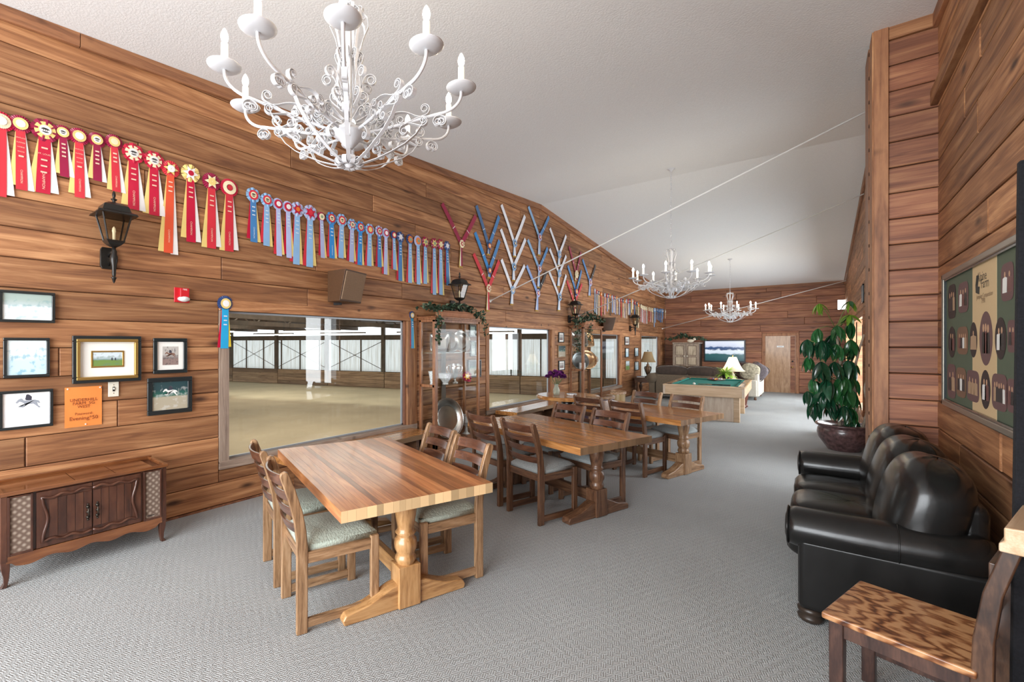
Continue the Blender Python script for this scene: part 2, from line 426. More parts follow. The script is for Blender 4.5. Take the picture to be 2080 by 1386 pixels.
# right-hand side: near wall, stub wall with its corner post, long far wall with side windows
def mirror(spans):   # facing -X: local x runs towards -Y
    return [(-b, -a, c, d) for a, b, c, d in spans]
gab_r = [(.0598, 1, 4.29 - .51 * .0598), (-.0982, 1, ZRIDGE + 9.2 * .0982)]
plank_wall('wall_right', (XR + .024, 0), -PI / 2, -YP - .05, -YB, gab_r, [], CEDAR, 8, lmin=2.0, lmax=3.6, gap=.0065)
plank_wall('wall_stub', (0, YP + .024), 0, .47, XR + .05, [(0, 1, zceil(YP) - .10)], [], CEDAR_R, 9, gap=.0045)
SIDEW = [(6.9, 8.0, .5, 2.5), (11.1, 14.3, .5, 2.2), (15.7, 18.1, .5, 2.2)]
plank_wall('wall_right_far', (XF + .024, 0), -PI / 2, -YF, -YP - .06, gab_r, mirror(SIDEW), CEDAR, 10, lmin=2.5, lmax=4.6)
# wall behind the photographer, almost all glass
bb = MB()
bb.box(-4.9, .9, YB - .12, YB, 0, .25).box(-4.9, .9, YB - .12, YB, 3.5, zceil(YB) + .05).box(-4.9, -4.5, YB - .12, YB, .25, 3.5).box(.5, .9, YB - .12, YB, .25, 3.5)
for xx in (-3.25, -2.0, -.75): bb.box(xx - .04, xx + .04, YB - .12, YB, .25, 3.5)
struct('wall_back', bb, TRIMW)
sw = MB()
for a, b, c, d in SIDEW:
    for p, q, r, s in ((a - .1, a, c - .1, d + .1), (b, b + .1, c - .1, d + .1), (a, b, d, d + .1), (a, b, c - .1, c), ((a + b) / 2 - .03, (a + b) / 2 + .03, c, d)):
        sw.box(XF - .03, XF + .06, p, q, r, s)
struct('trim_side_windows', sw, TRIMW)

# trims: ceiling mouldings, corner post, ledge on the near right wall
def trim(name, mb, m=None):
    o = mb.build(name, m or ax(TRIMW, 'Y'), bevel=.004); o['kind'] = 'structure'; return o
def sloped(mb, x0, x1, y0, y1, h, dz=0):
    za, zb = zceil(y0) if y0 != YRIDGE else ZRIDGE, zceil(y1) if y1 != YRIDGE else ZRIDGE
    za -= dz; zb -= dz
    mb.add([(x0, y0, za - h), (x1, y0, za - h), (x1, y1, zb - h), (x0, y1, zb - h), (x0, y0, za), (x1, y0, za), (x1, y1, zb), (x0, y1, zb)],
           [(0, 3, 2, 1), (4, 5, 6, 7), (0, 1, 5, 4), (1, 2, 6, 5), (2, 3, 7, 6), (3, 0, 4, 7)])
    return mb
k = 1
for y0, y1 in ((YB, 1.0), (1.0, 4.4), (4.4, 9.2), (9.2, 12.4), (12.4, 16.2), (16.2, YF)):
    trim('trim_%d' % k, sloped(MB(), XL, XL + .035, y0 + .002, y1 - .002 if y1 != YRIDGE else y1, .115)); k += 1
for y0, y1 in ((9.2, 14.0), (14.0, YF)):
    trim('trim_%d' % k, sloped(MB(), XF - .03, XF, y0, y1, .14)); k += 1
trim('trim_%d' % k, sloped(MB(), XF - .03, XF, YP + .05, 9.2, .14)); k += 1
trim('trim_%d' % k, sloped(MB(), XR - .035, XR, YB, YP - .01, .13)); k += 1
trim('trim_%d' % k, MB().box(XL, XF, YF - .025, YF, zceil(YF) - .08, zceil(YF) + .01), TRIMW); k += 1
trim('trim_%d' % k, MB().box(.478, XR, YP - .018, YP + .03, zceil(YP) - .115, zceil(YP) + .01), CEDAR); k += 1
trim('trim_%d' % k, MB().box(XR - .05, XR, YB, YP - .01, 3.80, 3.93), ax(CEDAR, 'Y')); k += 1            # ledge
PX0 = .365
trim('trim_%d' % k, MB().box(PX0 + .012, .476, YP - .03, YP + .02, 0, zceil(YP) + .01), ax(TRIMW, 'Z')); k += 1
trim('trim_%d' % k, MB().box(PX0, PX0 + .03, YP - .012, YP + .26, 0, zceil(YP) + .01), ax(CEDAR, 'Z')); k += 1
trim('trim_%d' % k, MB().box(PX0 + .02, .6, YP + .262, YP + .34, 0, zceil(YP) + .01), BACK); k += 1
trim('trim_%d' % k, MB().box(PX0 - .004, PX0 + .03, YP + .34, YP + .74, 0, zceil(YP + .34) + .01), ax(TRIMW, 'Z')); k += 1
nt = MB()
for i in range(19):
    z = .3 + i * .235
    nt.box(PX0 - .006, PX0 + .02, YP + .255, YP + .285, z, z + .03)
trim('trim_%d' % k, nt, BACK); k += 1
# baseboard strips
o = MB().box(XL, XL + .012, YB, YF, 0, .02).build('baseboard_left', CEDAR_R); o['kind'] = 'structure'
# windows towards the arena
PANE = glass('window_glass', (.95, .96, .95), .75)
ALU = mat('aluminium', (.42, .45, .48), .4, .6)
for i, (a, b, c, d) in enumerate(WIN):
    fr = MB()
    w = MB().box(-.11, .012, a - .1, a, c - .02, d + .0)
    root = struct('window_%d' % (i + 1), w, ax(GREYW if i == 0 else CEDAR, 'Z'))
    root.location = (XL, 0, 0)
    def part(name, mb, m, bevel=.004): return mb.build(name, m, root, bevel=bevel)
    wr = .22 if i == 0 else .16
    part('jamb', MB().box(-.11, .012, b + .02, b + wr, c - .02, d), ax(CEDAR, 'Z'))
    part('jamb', MB().box(-.11, -.035, b, b + .022, c, d), ax(CEDAR_R, 'Z'))
    part('sill', MB().box(-.13, .022, a - .1, b + wr, c - .085, c), ax(GREYW, 'Y'))
    part('head', MB().box(-.11, .014, a - .1, b + wr, d + .002, d + .115), ax(CEDAR, 'Y'))
    part('metal_frame', MB().box(-.10, -.075, a, a + .025, c, d).box(-.10, -.075, b - .03, b, c, d).box(-.10, -.075, a, b, c, c + .02).box(-.10, -.075, a, b, d - .02, d), ALU, 0)
    part('pane', MB().box(-.092, -.086, a + .02, b - .02, c + .015, d - .015), PANE, 0)

# far door with plate, knob and lock
dm = wood('door_wood', (.28, .15, .075), (.40, .235, .125), (.50, .31, .18), stretch=(5, 5, .7), rough=.4, coat=.2, var=.05)
dr = struct('door_1', MB().box(FD[0] - .02, FD[1] + .02, 0, .04, .0, FD[3] + .02), dm); dr.location = (0, YF + .02, 0)
t = MB().box(FD[0] - .10, FD[0], -.03, .09, 0, FD[3] + .10).box(FD[1], FD[1] + .10, -.03, .09, 0, FD[3] + .10).box(FD[0], FD[1], -.03, .09, FD[3], FD[3] + .10)
t.build('door_frame', ax(TRIMW, 'Z'), dr, bevel=.004)
MB().box(FD[1] - .14, FD[1] - .013, -.004, .0, .02, FD[3] - .014).build('edge_strip', CEDAR_R, dr)
bx('sign_plate', WHITE, dr, -1.20, -1.00, -.012, -.002, 1.58, 1.64)
pm = mat('ink_grey', (.25, .25, .25), .6)
bx('print_line', pm, dr, -1.155, -1.045, -.0135, -.012, 1.602, 1.616)
kn = MB().lathe([(.028, 0), (.03, .012), (.012, .02), (.012, .045), (.03, .055), (.032, .075), (.02, .088), (0, .09)], 14).build('knob', BRASS, dr, smooth=True); kn.location = (FD[1] - .08, -.004, .90); kn.rotation_euler = (R(90), 0, 0)
kn = MB().lathe([(.03, 0), (.03, .012), (.02, .02), (0, .022)], 14).build('lock', BLACK, dr, smooth=True); kn.location = (FD[1] - .08, -.004, 1.10); kn.rotation_euler = (R(90), 0, 0)

leak_blocks = MB().box(XL - .2, XL - .03, YF - .03, YF + .25, 0, 4).box(XF + .03, XF + .2, YF - .03, YF + .25, 0, 4).box(XF + .03, XF + .25, YP + .05, YP + .2, 0, 5)  # unseen blocks added behind the wall corners to stop light leaking in
struct('trim_%d' % k, leak_blocks, BACK)

# slanting tie cables across the room
for i, (p, q) in enumerate(((at_x(995, 612, XL), at_y(1757, 228, 7.2)), (at_x(1175, 642, XL), at_y(1757, 393, 11.3)), (at_x(1345, 668, XL), at_y(1720, 570, 19.0)))):
    d = (q - p).normalized(); q = p + d * ((XF - p.x) / d.x)
    root = MB().tube([p - d * .02, q + d * .02], .011, 8).build('tie_cable', WHITE, None, smooth=True)
    tag(root, ['nearest pale tie cable slanting from the left wall to the ceiling, ending beside the cabinet', 'middle pale tie cable slanting behind the second chandelier', 'farthest pale tie cable slanting across the far wall behind the third chandelier'][i], 'cable', 'tie cables across the room')
    e = MB().lathe([(.03, 0), (.03, .012), (.016, .02), (.016, .05), (0, .05)], 10, Matrix.Translation(p) @ Vector((0, 0, 1)).rotation_difference(d).to_matrix().to_4x4()).build('anchor', WHITE, root)

# ------------------------------------------------------------------ riding arena beyond the windows
AZ = -1.0
A0, A1 = at_z(466, 775, AZ), at_z(1112, 804, AZ)
ad = (A1 - A0).normalized(); al = (A1 - A0).length
aang = math.atan2(ad.y, ad.x)
sandm, N, L, b = _new('sand')
tc = N.new('ShaderNodeTexCoord'); sx = N.new('ShaderNodeSeparateXYZ'); L.new(tc.outputs['Object'], sx.inputs[0])
nz = N.new('ShaderNodeTexNoise'); nz.inputs['Scale'].default_value = .6; nz.inputs['Detail'].default_value = 8; L.new(tc.outputs['Object'], nz.inputs['Vector'])
ma = N.new('ShaderNodeMath'); ma.operation = 'MULTIPLY_ADD'; ma.inputs[1].default_value = 1.6; L.new(nz.outputs['Fac'], ma.inputs[0]); L.new(sx.outputs[1], ma.inputs[2])
mr = N.new('ShaderNodeMapRange'); mr.inputs[1].default_value = -6.6; mr.inputs[2].default_value = -5.6; L.new(ma.outputs[0], mr.inputs[0])
rp = ramp(N, [(0, (.43, .335, .21)), (1, (.66, .55, .36))]); L.new(mr.outputs[0], rp.inputs[0])
hv = N.new('ShaderNodeHueSaturation'); L.new(rp.outputs[0], hv.inputs['Color']); m2 = N.new('ShaderNodeMapRange'); m2.inputs[3].default_value = .75; m2.inputs[4].default_value = 1.25; L.new(nz.outputs['Fac'], m2.inputs[0]); L.new(m2.outputs[0], hv.inputs['Value'])
L.new(hv.outputs[0], b.inputs['Base Color']); b.inputs['Roughness'].default_value = .95
af = struct('floor_arena', MB().box(-28, al + 12, -42, .4, -.1, 0), sandm); af.location = (A0.x, A0.y, AZ); af.rotation_euler = (0, 0, aang)
# soil under the lounge wall keeps the arena floor out of the room
aw = struct('wall_arena', MB().box(-8, al + 10, .1, .25, 0, 1.0), BACK); aw.location = (A0.x, A0.y, AZ); aw.rotation_euler = (0, 0, aang)
KICK = wood('kick_board', (.12, .07, .04), (.24, .15, .085), (.36, .24, .14), stretch=(.3, 4, 6), rough=.8, var=.35, knots=.5)
nb = int((al + 16) / 4.2)
for i in range(nb):
    for j in range(4):
        o = MB().box(-2.08, 2.08, -.05, .05, -.115, .115).build('plank', KICK, aw); o.location = (-6 + i * 4.2, .05, .14 + j * .24)
fibm, N, L, b = _new('fibreglass'); N.remove(b)
tl = N.new('ShaderNodeBsdfTranslucent'); tl.inputs[0].default_value = (.86, .86, .82, 1); df = N.new('ShaderNodeBsdfDiffuse'); df.inputs[0].default_value = (.6, .59, .55, 1)
tc = N.new('ShaderNodeTexCoord'); mp = N.new('ShaderNodeMapping'); mp.inputs['Scale'].default_value = (9, .1, .25); L.new(tc.outputs['Object'], mp.inputs[0])
nz = N.new('ShaderNodeTexNoise'); nz.inputs['Scale'].default_value = 2; L.new(mp.outputs[0], nz.inputs['Vector']); rp = ramp(N, [(.3, (.30, .28, .24)), (.55, (.50, .50, .48))]); L.new(nz.outputs['Fac'], rp.inputs[0]); L.new(rp.outputs[0], tl.inputs[0])
mi = N.new('ShaderNodeMixShader'); mi.inputs[0].default_value = .35; L.new(tl.outputs[0], mi.inputs[1]); L.new(df.outputs[0], mi.inputs[2]); L.new(mi.outputs[0], N['Material Output'].inputs[0])
PW = 1.6
pmesh = MB()
nn = 13
pts = [(-PW / 2 + .03 + (PW - .06) * i / nn, .02 if i % 2 else -.02) for i in range(nn + 1)]
pmesh.add([(x, y, 0) for x, y in pts] + [(x, y, 1.95) for x, y in pts], [(i, i + 1, nn + 2 + i, nn + 1 + i) for i in range(nn)])
pmesh = pmesh.mesh('panel', fix=False); pmesh.materials.append(fibm)
TIMB = mat('arena_timber', (.10, .075, .055), .85, noise=.2, scale=3)
for i in range(int((al + 16) / PW)):
    o = link('panel', pmesh, None, aw); o.location = (-7.2 + i * PW, .1, 1.0)
    o = MB().box(-.03, .03, -.09, .0, 0, 1.95).build('batten', TIMB, aw); o.location = (-7.2 + (i + .5) * PW, .1, 1.0)
for i in range(nb):
    o = MB().box(-.10, .10, -.2, .0, 0, 3.3).build('post', TIMB, aw); o.location = (-8.1 + i * 4.2, .0, 1.0)
    br = MB().tube([(-8.1 + i * 4.2, -.05, 1.1), (-8.1 + (i + 1) * 4.2, -.05, 2.9)], .018, 4).tube([(-8.1 + i * 4.2, -.05, 2.9), (-8.1 + (i + 1) * 4.2, -.05, 1.1)], .018, 4)
    if i < 5: br.build('brace', TIMB, aw)
MB().box(-8, al + 10, -.12, .1, 2.95, 3.25).build('beam', TIMB, aw)
# roof underside with trusses and light tubes, all of it outside the lounge wall
ca, sa = math.cos(aang), math.sin(aang)
def ylim(x, gap=.6):
    return max(-36.0, (A0.x + x * ca - (XL - gap)) / sa)
xr = [-9 + (al + 20) * i / 24 for i in range(25)]
rf = MB()
for lift in (0, .1):
    n = len(rf.v)
    rf.add([(x, .5, 3.9 + lift) for x in xr] + [(x, min(ylim(x), .4), 3.9 + lift + (.5 - min(ylim(x), .4)) * .1014) for x in xr], [(i, i + 1, 26 + i, 25 + i) for i in range(24)])
ar = struct('ceiling_arena', rf, mat('arena_roof', (.085, .062, .045), .9, noise=.25, scale=.7)); ar.location = (A0.x, A0.y, AZ); ar.rotation_euler = (0, 0, aang)
LAMP = mat('light_tube', (1, 1, 1), .5, emit=(1.0, .96, .86), estr=6.0)
for i in range(9):
    x = -6 + i * 4.2; t = MB(); yl = ylim(x)
    if yl > -3: continue
    t.box(x - .1, x + .1, yl, .2, 3.55, 3.75)
    for q in range(int(-yl / 2)):
        y = -q * 2; zr = 3.9 + .1 * q * 2
        t.tube([(x, y, 3.65), (x, y - 1, zr)], .04, 4).tube([(x, y - 2, 3.65), (x, y - 1, zr)], .04, 4)
    o = t.build('truss', TIMB, ar); o['kind'] = 'stuff'
for q in range(12):
    xa = [x / 2 for x in range(-18, int(2 * al) + 20) if ylim(x / 2) < -q * 3 - .2]
    if not xa: continue
    o = MB().box(-9, max(xa), -.05, .05, -.1, .06).build('purlin', TIMB, ar); o.location = (0, -q * 3, 3.85 + .1014 * q * 3)
i = 0
for x, y in ((-3, -3), (2, -3), (7, -3), (12, -3), (17, -3), (-4, -9), (3, -9), (9, -9), (14, -8), (-2, -14), (4, -14), (9, -13), (20, -2)):
    if y < ylim(x - 1.6, 1.0) or y < ylim(x + 1.6, 1.0): continue
    zr = 3.88 + (.5 - y) * .1014
    g = thing('tube_lamp', '%s long fluorescent tube hanging under the arena roof' % ordinal(i), 'lamp', A0 + Matrix.Rotation(aang, 3, 'Z') @ Vector((x, y, 3.25)), aang, 'tube lamps in the arena'); i += 1
    MB().box(-1.5, 1.5, -.09, .09, .03, .10).build('housing', TIMB, g)
    MB().box(-1.45, 1.45, -.05, .05, -.03, .03).build('tube', LAMP, g)
    for xx in (-1.2, 1.2): MB().tube([(xx, 0, .1), (xx, 0, zr - 3.25)], .01, 4).build('hanger', TIMB, g)
# ------------------------------------------------------------------ dining tables and their chairs
def make_table(label, loc, deg, wood_m, leg_m, n=20, L_=1.74, W_=1.04, T=.775, th=.066):
    t = thing('dining_table', label, 'table', (loc[0], loc[1], 0), R(deg), 'butcher block dining tables')
    top = MB().box(-L_ / 2 + .01, L_ / 2 - .01, -W_ / 2 + .01, W_ / 2 - .01, T - th + .006, T - .008).build('tabletop', leg_m, t)
    rnd = random.Random(int(loc[0] * 100)); ws = [rnd.uniform(.7, 1.3) for _ in range(n)]; k = W_ / sum(ws); y = -W_ / 2
    for w in ws:
        w *= k
        o = MB().box(-L_ / 2, L_ / 2, -w / 2 + .0004, w / 2 - .0004, -th / 2, th / 2).build('plank', wood_m, top); o.location = (0, y + w / 2, T - th / 2); y += w
    for sx in (-1, 1):
        p = MB().lathe([(.052, .26), (.058, .275), (.07, .30), (.07, .315), (.06, .33), (.06, .345), (.073, .37), (.076, .40), (.072, .43), (.058, .445), (.056, .46), (.07, .475), (.056, .49), (.054, .51),
                        (.066, .57), (.074, .62), (.072, .66), (.064, .675), (.068, .69), (.06, .705), (.06, .72)], 20).build('pedestal', ax(leg_m, 'Z'), t, smooth=True)
        p.location = (sx * .615, 0, -.005)
        b = MB().box(-.068, .068, -.078, .078, 0, .265).build('block', ax(leg_m, 'Z'), p, bevel=.006); b.location = (0, 0, .01)
        prof = [(-.43, 0), (.43, 0), (.44, .03), (.42, .062), (.37, .072), (.28, .085), (.19, .12), (.12, .15), (.07, .16), (-.07, .16), (-.12, .15), (-.19, .12), (-.28, .085), (-.37, .072), (-.42, .062), (-.44, .03)]
        f = MB().prism(prof, -.05, .05, lambda a, q, u: (u, a, q)).build('foot', ax(leg_m, 'Y'), p, bevel=.01); f.location = (sx * .0, 0, .005)
        pl = MB().box(-.05, .05, -.36, .36, .705, .715).build('top_plate', leg_m, p)
    MB().box(-.6, .6, -.025, .025, .13, .235).build('stretcher', leg_m, t, bevel=.006)
    return t
TANG = 160.5
make_table('nearest butcher block table with a reddish top, pale front edge and light oak pedestals', (-2.68, 2.35), TANG, BLOCK, OAKP)
make_table('middle butcher block table with a golden top and dark turned pedestals', (-2.30, 4.65), 161.5, BLOCK2, OAKD)
make_table('farthest butcher block table of the three, beside the pool table', (-1.98, 6.80), 163, BLOCK2, OAKM)

def make_chair(frame, side, slat, fabric):
    t = thing('dining_chair', 'x', 'chair')
    W2 = .222
    # seat cushion, crowned
    def cush(u, v):
        x, y = (u - .5) * 2, (v - .5) * 2
        ed = max(abs(x), abs(y)); k = 1 - ed ** 6
        return Vector((x * .215 * (1 - .03 * max(0, abs(y)) ** 4), y * .235 + .0, .505 + .045 * max(0, k) ** .5 * (1 - .25 * (x * x + y * y) / 2)))
    mb = MB().grid(12, 12, cush)
    mb.box(-.215, .215, -.235, .235, .472, .505)
    o = mb.build('seat', fabric, t, smooth=True); o.location = (0, 0, 0)
    back = [(-.27, 0), (-.205, 0), (-.203, .5), (-.212, .60), (-.235, .72), (-.278, .86), (-.315, .955), (-.335, .965), (-.358, .955), (-.362, .935), (-.318, .80), (-.283, .66), (-.269, .54)]
    for sx in (-1, 1):
        MB().prism(back, sx * W2 - .017, sx * W2 + .017, lambda a, q, u: (u, a, q)).build('back_post', ax(side, 'Z'), t, bevel=.007)
        MB().box(sx * W2 - .017, sx * W2 + .017, .188, .245, 0, .488).build('front_leg', ax(side, 'Z'), t, bevel=.008)
        MB().box(sx * W2 - .012, sx * W2 + .012, -.207, .19, .405, .472).build('side_rail', ax(side, 'Y'), t, bevel=.004)
        MB().box(sx * W2 - .012, sx * W2 + .012, -.207, .19, .028, .082).build('runner', ax(side, 'Y'), t, bevel=.004)
    MB().box(-W2 + .015, W2 - .015, .205, .232, .405, .47).build('seat_rail', frame, t, bevel=.003)
    MB().box(-W2 + .015, W2 - .015, -.245, -.22, .405, .47).build('seat_rail', frame, t, bevel=.003)
    for z, h, y in ((.605, .062, -.24), (.705, .062, -.262), (.805, .062, -.292), (.905, .072, -.328)):
        def sl(u, v, side_):
            x = (u - .5) * 2; return Vector((x * (W2 - .012), y - .045 * (1 - x * x) + side_, z + (v - .5) * h - .02 * (v - .5) * 0))
        mb = MB(); n = 8
        for k in range(n + 1):
            u = k / n; tl = -.016
            for v, s in ((0, 0), (0, tl), (1, tl), (1, 0)):
                p = sl(u, v, s); p.y -= (v - .5) * .022; mb.v.append(tuple(p))
        for k in range(n):
            for i in range(4):
                j = (i + 1) % 4; mb.f.append((k * 4 + i, k * 4 + j, k * 4 + 4 + j, k * 4 + 4 + i))
        mb.f += [(0, 1, 2, 3), (4 * n + 3, 4 * n + 2, 4 * n + 1, 4 * n)]
        mb.build('back_slat', slat, t, bevel=.004)
    return t
light = make_chair(OAKM, OAK, SLATW, SEATF)
dark = make_chair(OAKD, OAKD, SLATW, SEATB)
mid = make_chair(OAKD, OAKM, SLATW, SEATB)
used = set()
def chair(proto, mx, my, face, label, group):
    """mx, my = middle between the two back posts"""
    o = proto if proto.name not in used else copy_tree(proto)
    used.add(proto.name)
    a = R(face); o.location = (mx + .24 * math.cos(a), my + .24 * math.sin(a), 0); o.rotation_euler = (0, 0, a - PI / 2)
    o['label'] = label; o['group'] = group
    return o
G1, G2, G3 = 'chairs at the nearest table', 'chairs at the middle table', 'chairs at the farthest table'
chair(light, -2.555, 1.60, 70, 'oak ladder-back chair with pale green seat at the near left of the nearest table', G1)
chair(light, -3.135, 1.79, 70, 'oak ladder-back chair behind another, nearest the window on the left side of the nearest table', G1)
chair(light, -2.13, 2.80, 250, 'oak ladder-back chair with pale back post on the right side of the nearest table', G1)
chair(mid, -2.66, 3.05, 250, 'dark ladder-back chair before the first glass cabinet, right side of the nearest table', G1)
chair(dark, -2.23, 3.93, 72, 'dark ladder-back chair with striped tan seat at the near left of the middle table', G2)
chair(dark, -2.80, 4.12, 72, 'dark ladder-back chair at the left of the middle table, next to the glass cabinet', G2)
chair(dark, -1.84, 5.03, 252, 'dark ladder-back chair at the near right side of the middle table', G2)
chair(dark, -2.42, 5.24, 252, 'dark ladder-back chair at the right side of the middle table, nearer the window bench', G2)
chair(dark, -1.94, 6.16, 74, 'dark ladder-back chair at the near left of the farthest dining table', G3)
chair(dark, -2.52, 6.36, 74, 'dark ladder-back chair at the left of the farthest dining table, near the round table', G3)
chair(mid, -1.52, 7.24, 254, 'ladder-back chair at the right end of the farthest table before the pool table leg', G3)
chair(mid, -2.12, 7.44, 254, 'ladder-back chair at the far side of the farthest dining table, left of its neighbour', G3)

# window benches
for (y0, y1, lab) in ((2.75, 5.02, 'varnished wooden window bench below the big first window'), (7.36, 9.6, 'varnished wooden window bench below the second window')):
    t = thing('window_bench', lab, 'bench', (XL, y0, 0), 0, 'benches under the windows')
    MB().box(.024, .50, 0, y1 - y0, .355, .425).build('bench_top', ax(BLOCK2, 'Y'), t, bevel=.004)
    for yy in (.25, y1 - y0 - .32): MB().box(.06, .44, yy, yy + .06, 0, .355).build('leg', OAKD, t, bevel=.004)
    MB().box(.05, .07, .3, y1 - y0 - .3, .1, .2).build('stretcher', OAKD, t)

# ------------------------------------------------------------------ stereo console
CONS = wood('console_veneer', (.035, .012, .007), (.075, .026, .014), (.12, .046, .024), stretch=(5, 5, .8), rough=.32, coat=.3, var=.08, bump=.03)
CTOP = wood('console_top', (.10, .032, .011), (.19, .066, .022), (.27, .105, .038), stretch=(.8, 6, 6), rough=.16, coat=.6, var=.05, bump=.02)
c0, c1 = .465, 1.50; XC = -4.36       # along the wall (Y), front face X
cl = c1 - c0
t = thing('stereo_console', 'long low walnut stereo console with speaker grilles against the left wall', 'console', (XC, (c0 + c1) / 2, 0), PI / 2)
h0, h1 = .17, .66
D_ = .40
MB().box(-cl / 2 + .015, cl / 2 - .015, .012, D_, h0, h1 - .02).build('carcass', CONS, t, bevel=.004)
rm = MB().box(-cl / 2 - .012, cl / 2 + .012, -.018, .0, h1 - .022, h1 + .006)
rm.box(-cl / 2 - .012, cl / 2 + .012, D_ - .02, D_ + .01, h1 - .022, h1 + .018).box(-cl / 2 - .012, -cl / 2 + .02, 0, D_, h1 - .022, h1 + .006).box(cl / 2 - .02, cl / 2 + .012, 0, D_, h1 - .022, h1 + .006)
rm.build('top_rim', CTOP, t, bevel=.006)
for a, b in ((-cl / 2 + .02, -.10), (-.096, .16), (.164, cl / 2 - .09)): MB().box(a, b, 0, D_ - .02, h1 - .018, h1 - .004).build('lid', CTOP, t, bevel=.003)
MB().box(cl / 2 - .088, cl / 2 - .02, 0, D_ - .02, h1 - .05, h1 - .03).build('well', BACK, t)
grl, N, L, b = _new('grille_cloth')
tc = N.new('ShaderNodeTexCoord'); mp = N.new('ShaderNodeMapping'); mp.inputs['Rotation'].default_value = (0, R(45), 0); L.new(tc.outputs['Object'], mp.inputs[0])
ck = N.new('ShaderNodeTexWave'); ck.inputs['Scale'].default_value = 9; ck.bands_direction = 'X'; L.new(mp.outputs[0], ck.inputs[0]); c2 = N.new('ShaderNodeTexWave'); c2.inputs['Scale'].default_value = 9; c2.bands_direction = 'Z'; L.new(mp.outputs[0], c2.inputs[0])
mu = N.new('ShaderNodeMath'); mu.operation = 'MULTIPLY'; L.new(ck.outputs['Fac'], mu.inputs[0]); L.new(c2.outputs['Fac'], mu.inputs[1])
rp = ramp(N, [(.0, (.15, .10, .075)), (.35, (.23, .17, .13)), (.9, (.38, .31, .25))]); L.new(mu.outputs[0], rp.inputs[0]); L.new(rp.outputs[0], b.inputs['Base Color']); b.inputs['Roughness'].default_value = .9
gx = cl / 2 - .05
dx = cl / 2 - .187
for a, b_ in ((-gx, -dx - .03), (dx + .03, gx)):
    g = MB().box(a, b_, -.002, .014, h0 + .06, h1 - .04).build('speaker_grille', grl, t)
    f = MB()
    for p, q, r, s in ((a - .014, a, h0 + .045, h1 - .03), (b_, b_ + .014, h0 + .045, h1 - .03), (a, b_, h0 + .045, h0 + .06), (a, b_, h1 - .04, h1 - .03)): f.box(p, q, -.012, .014, r, s)
    f.build('grille_frame', CONS, g, bevel=.003)
# two doors with a wavy raised moulding, planks and pulls
z0, z1 = h0 + .05, h1 - .035
for sx in (-1, 1):
    d = MB().box(min(0, sx * dx) + .002, max(0, sx * dx) - .002, -.004, .012, z0, z1).build('door', CONS, t, bevel=.002)
    for i in range(5):
        w = (dx - .075) / 5; x = sx * (.004 + w * (i + .5))
        MB().box(x - w / 2 + .0015, x + w / 2 - .0015, -.010, -.003, z0 + .065, z1 - .06).build('plank', CONS, d, bevel=.0015)
    pts = []
    for i in range(15):
        u = i / 14; pts.append((sx * (dx - .03) * u, z1 - .035 - .018 * (u - .15) - .009 * math.cos(u * PI * 5)))
    side = [(sx * (dx - .05 + .014 * math.cos(v * PI * 2)), z1 - .06 + (z0 + .06 - z1 + .06) * v) for v in [k / 10 for k in range(11)]]
    bot = [(x, z0 + (z1 - z)) for x, z in reversed(pts)]
    MB().tube([(x, -.010, z) for x, z in pts + side + bot], .011, 6).build('moulding', CONS, d, smooth=True)
    pl = MB().tube([(sx * .03, -.014, .44), (sx * .03, -.030, .425), (sx * .03, -.030, .385), (sx * .03, -.014, .37)], .006, 6)
    for zz, rr in ((.445, .014), (.405, .012), (.365, .014), (.465, .008), (.345, .008)):
        pl.lathe([(0, -.004), (rr, 0), (rr * .5, .008), (0, .01)], 8, Matrix.Translation((sx * .03, -.010, zz)) @ Matrix.Rotation(R(90), 4, 'X'))
    pl.build('pull', mat('dark_brass', (.06, .05, .04), .4, .8), d, smooth=True)
ap = [(-cl / 2 + .03, h0 + .045)] + [(cl / 2 - .03, h0 + .045)]
low = []
for i in range(41):
    u = i / 40; x = cl / 2 - .03 - (cl - .06) * u; e = abs(u - .5) * 2
    low.append((x, h0 - .035 + .045 * (1 - e ** 2) * .2 + .012 * math.cos(u * PI * 8) + (.02 if e > .9 else 0)))
MB().prism(ap + low, -.006, .014, lambda p, q, u: (p, u, q)).build('apron', CTOP, t, bevel=.002)
lg = [(0, .20), (.05, .20), (.046, .13), (.033, .07), (.032, .03), (.05, .0), (.015, .0), (.005, .06), (.0, .12)]
for sx in (-1, 1):
    for y in (-.004, D_ - .05):
        MB().prism([(sx * (cl / 2 - .05 + p), q) for p, q in lg], y, y + .045, lambda p, q, u: (p, u, q)).build('leg', CONS, t, bevel=.004)
    MB().box(sx * (cl / 2 - .018) - .018, sx * (cl / 2 - .018) + .018, -.008, .03, .18, h1 - .022).build('corner_post', CONS, t, bevel=.003)
bx('script_mark', BLACK, t, gx - .095, gx - .04, -.0040, -.0025, h0 + .078, h0 + .084)

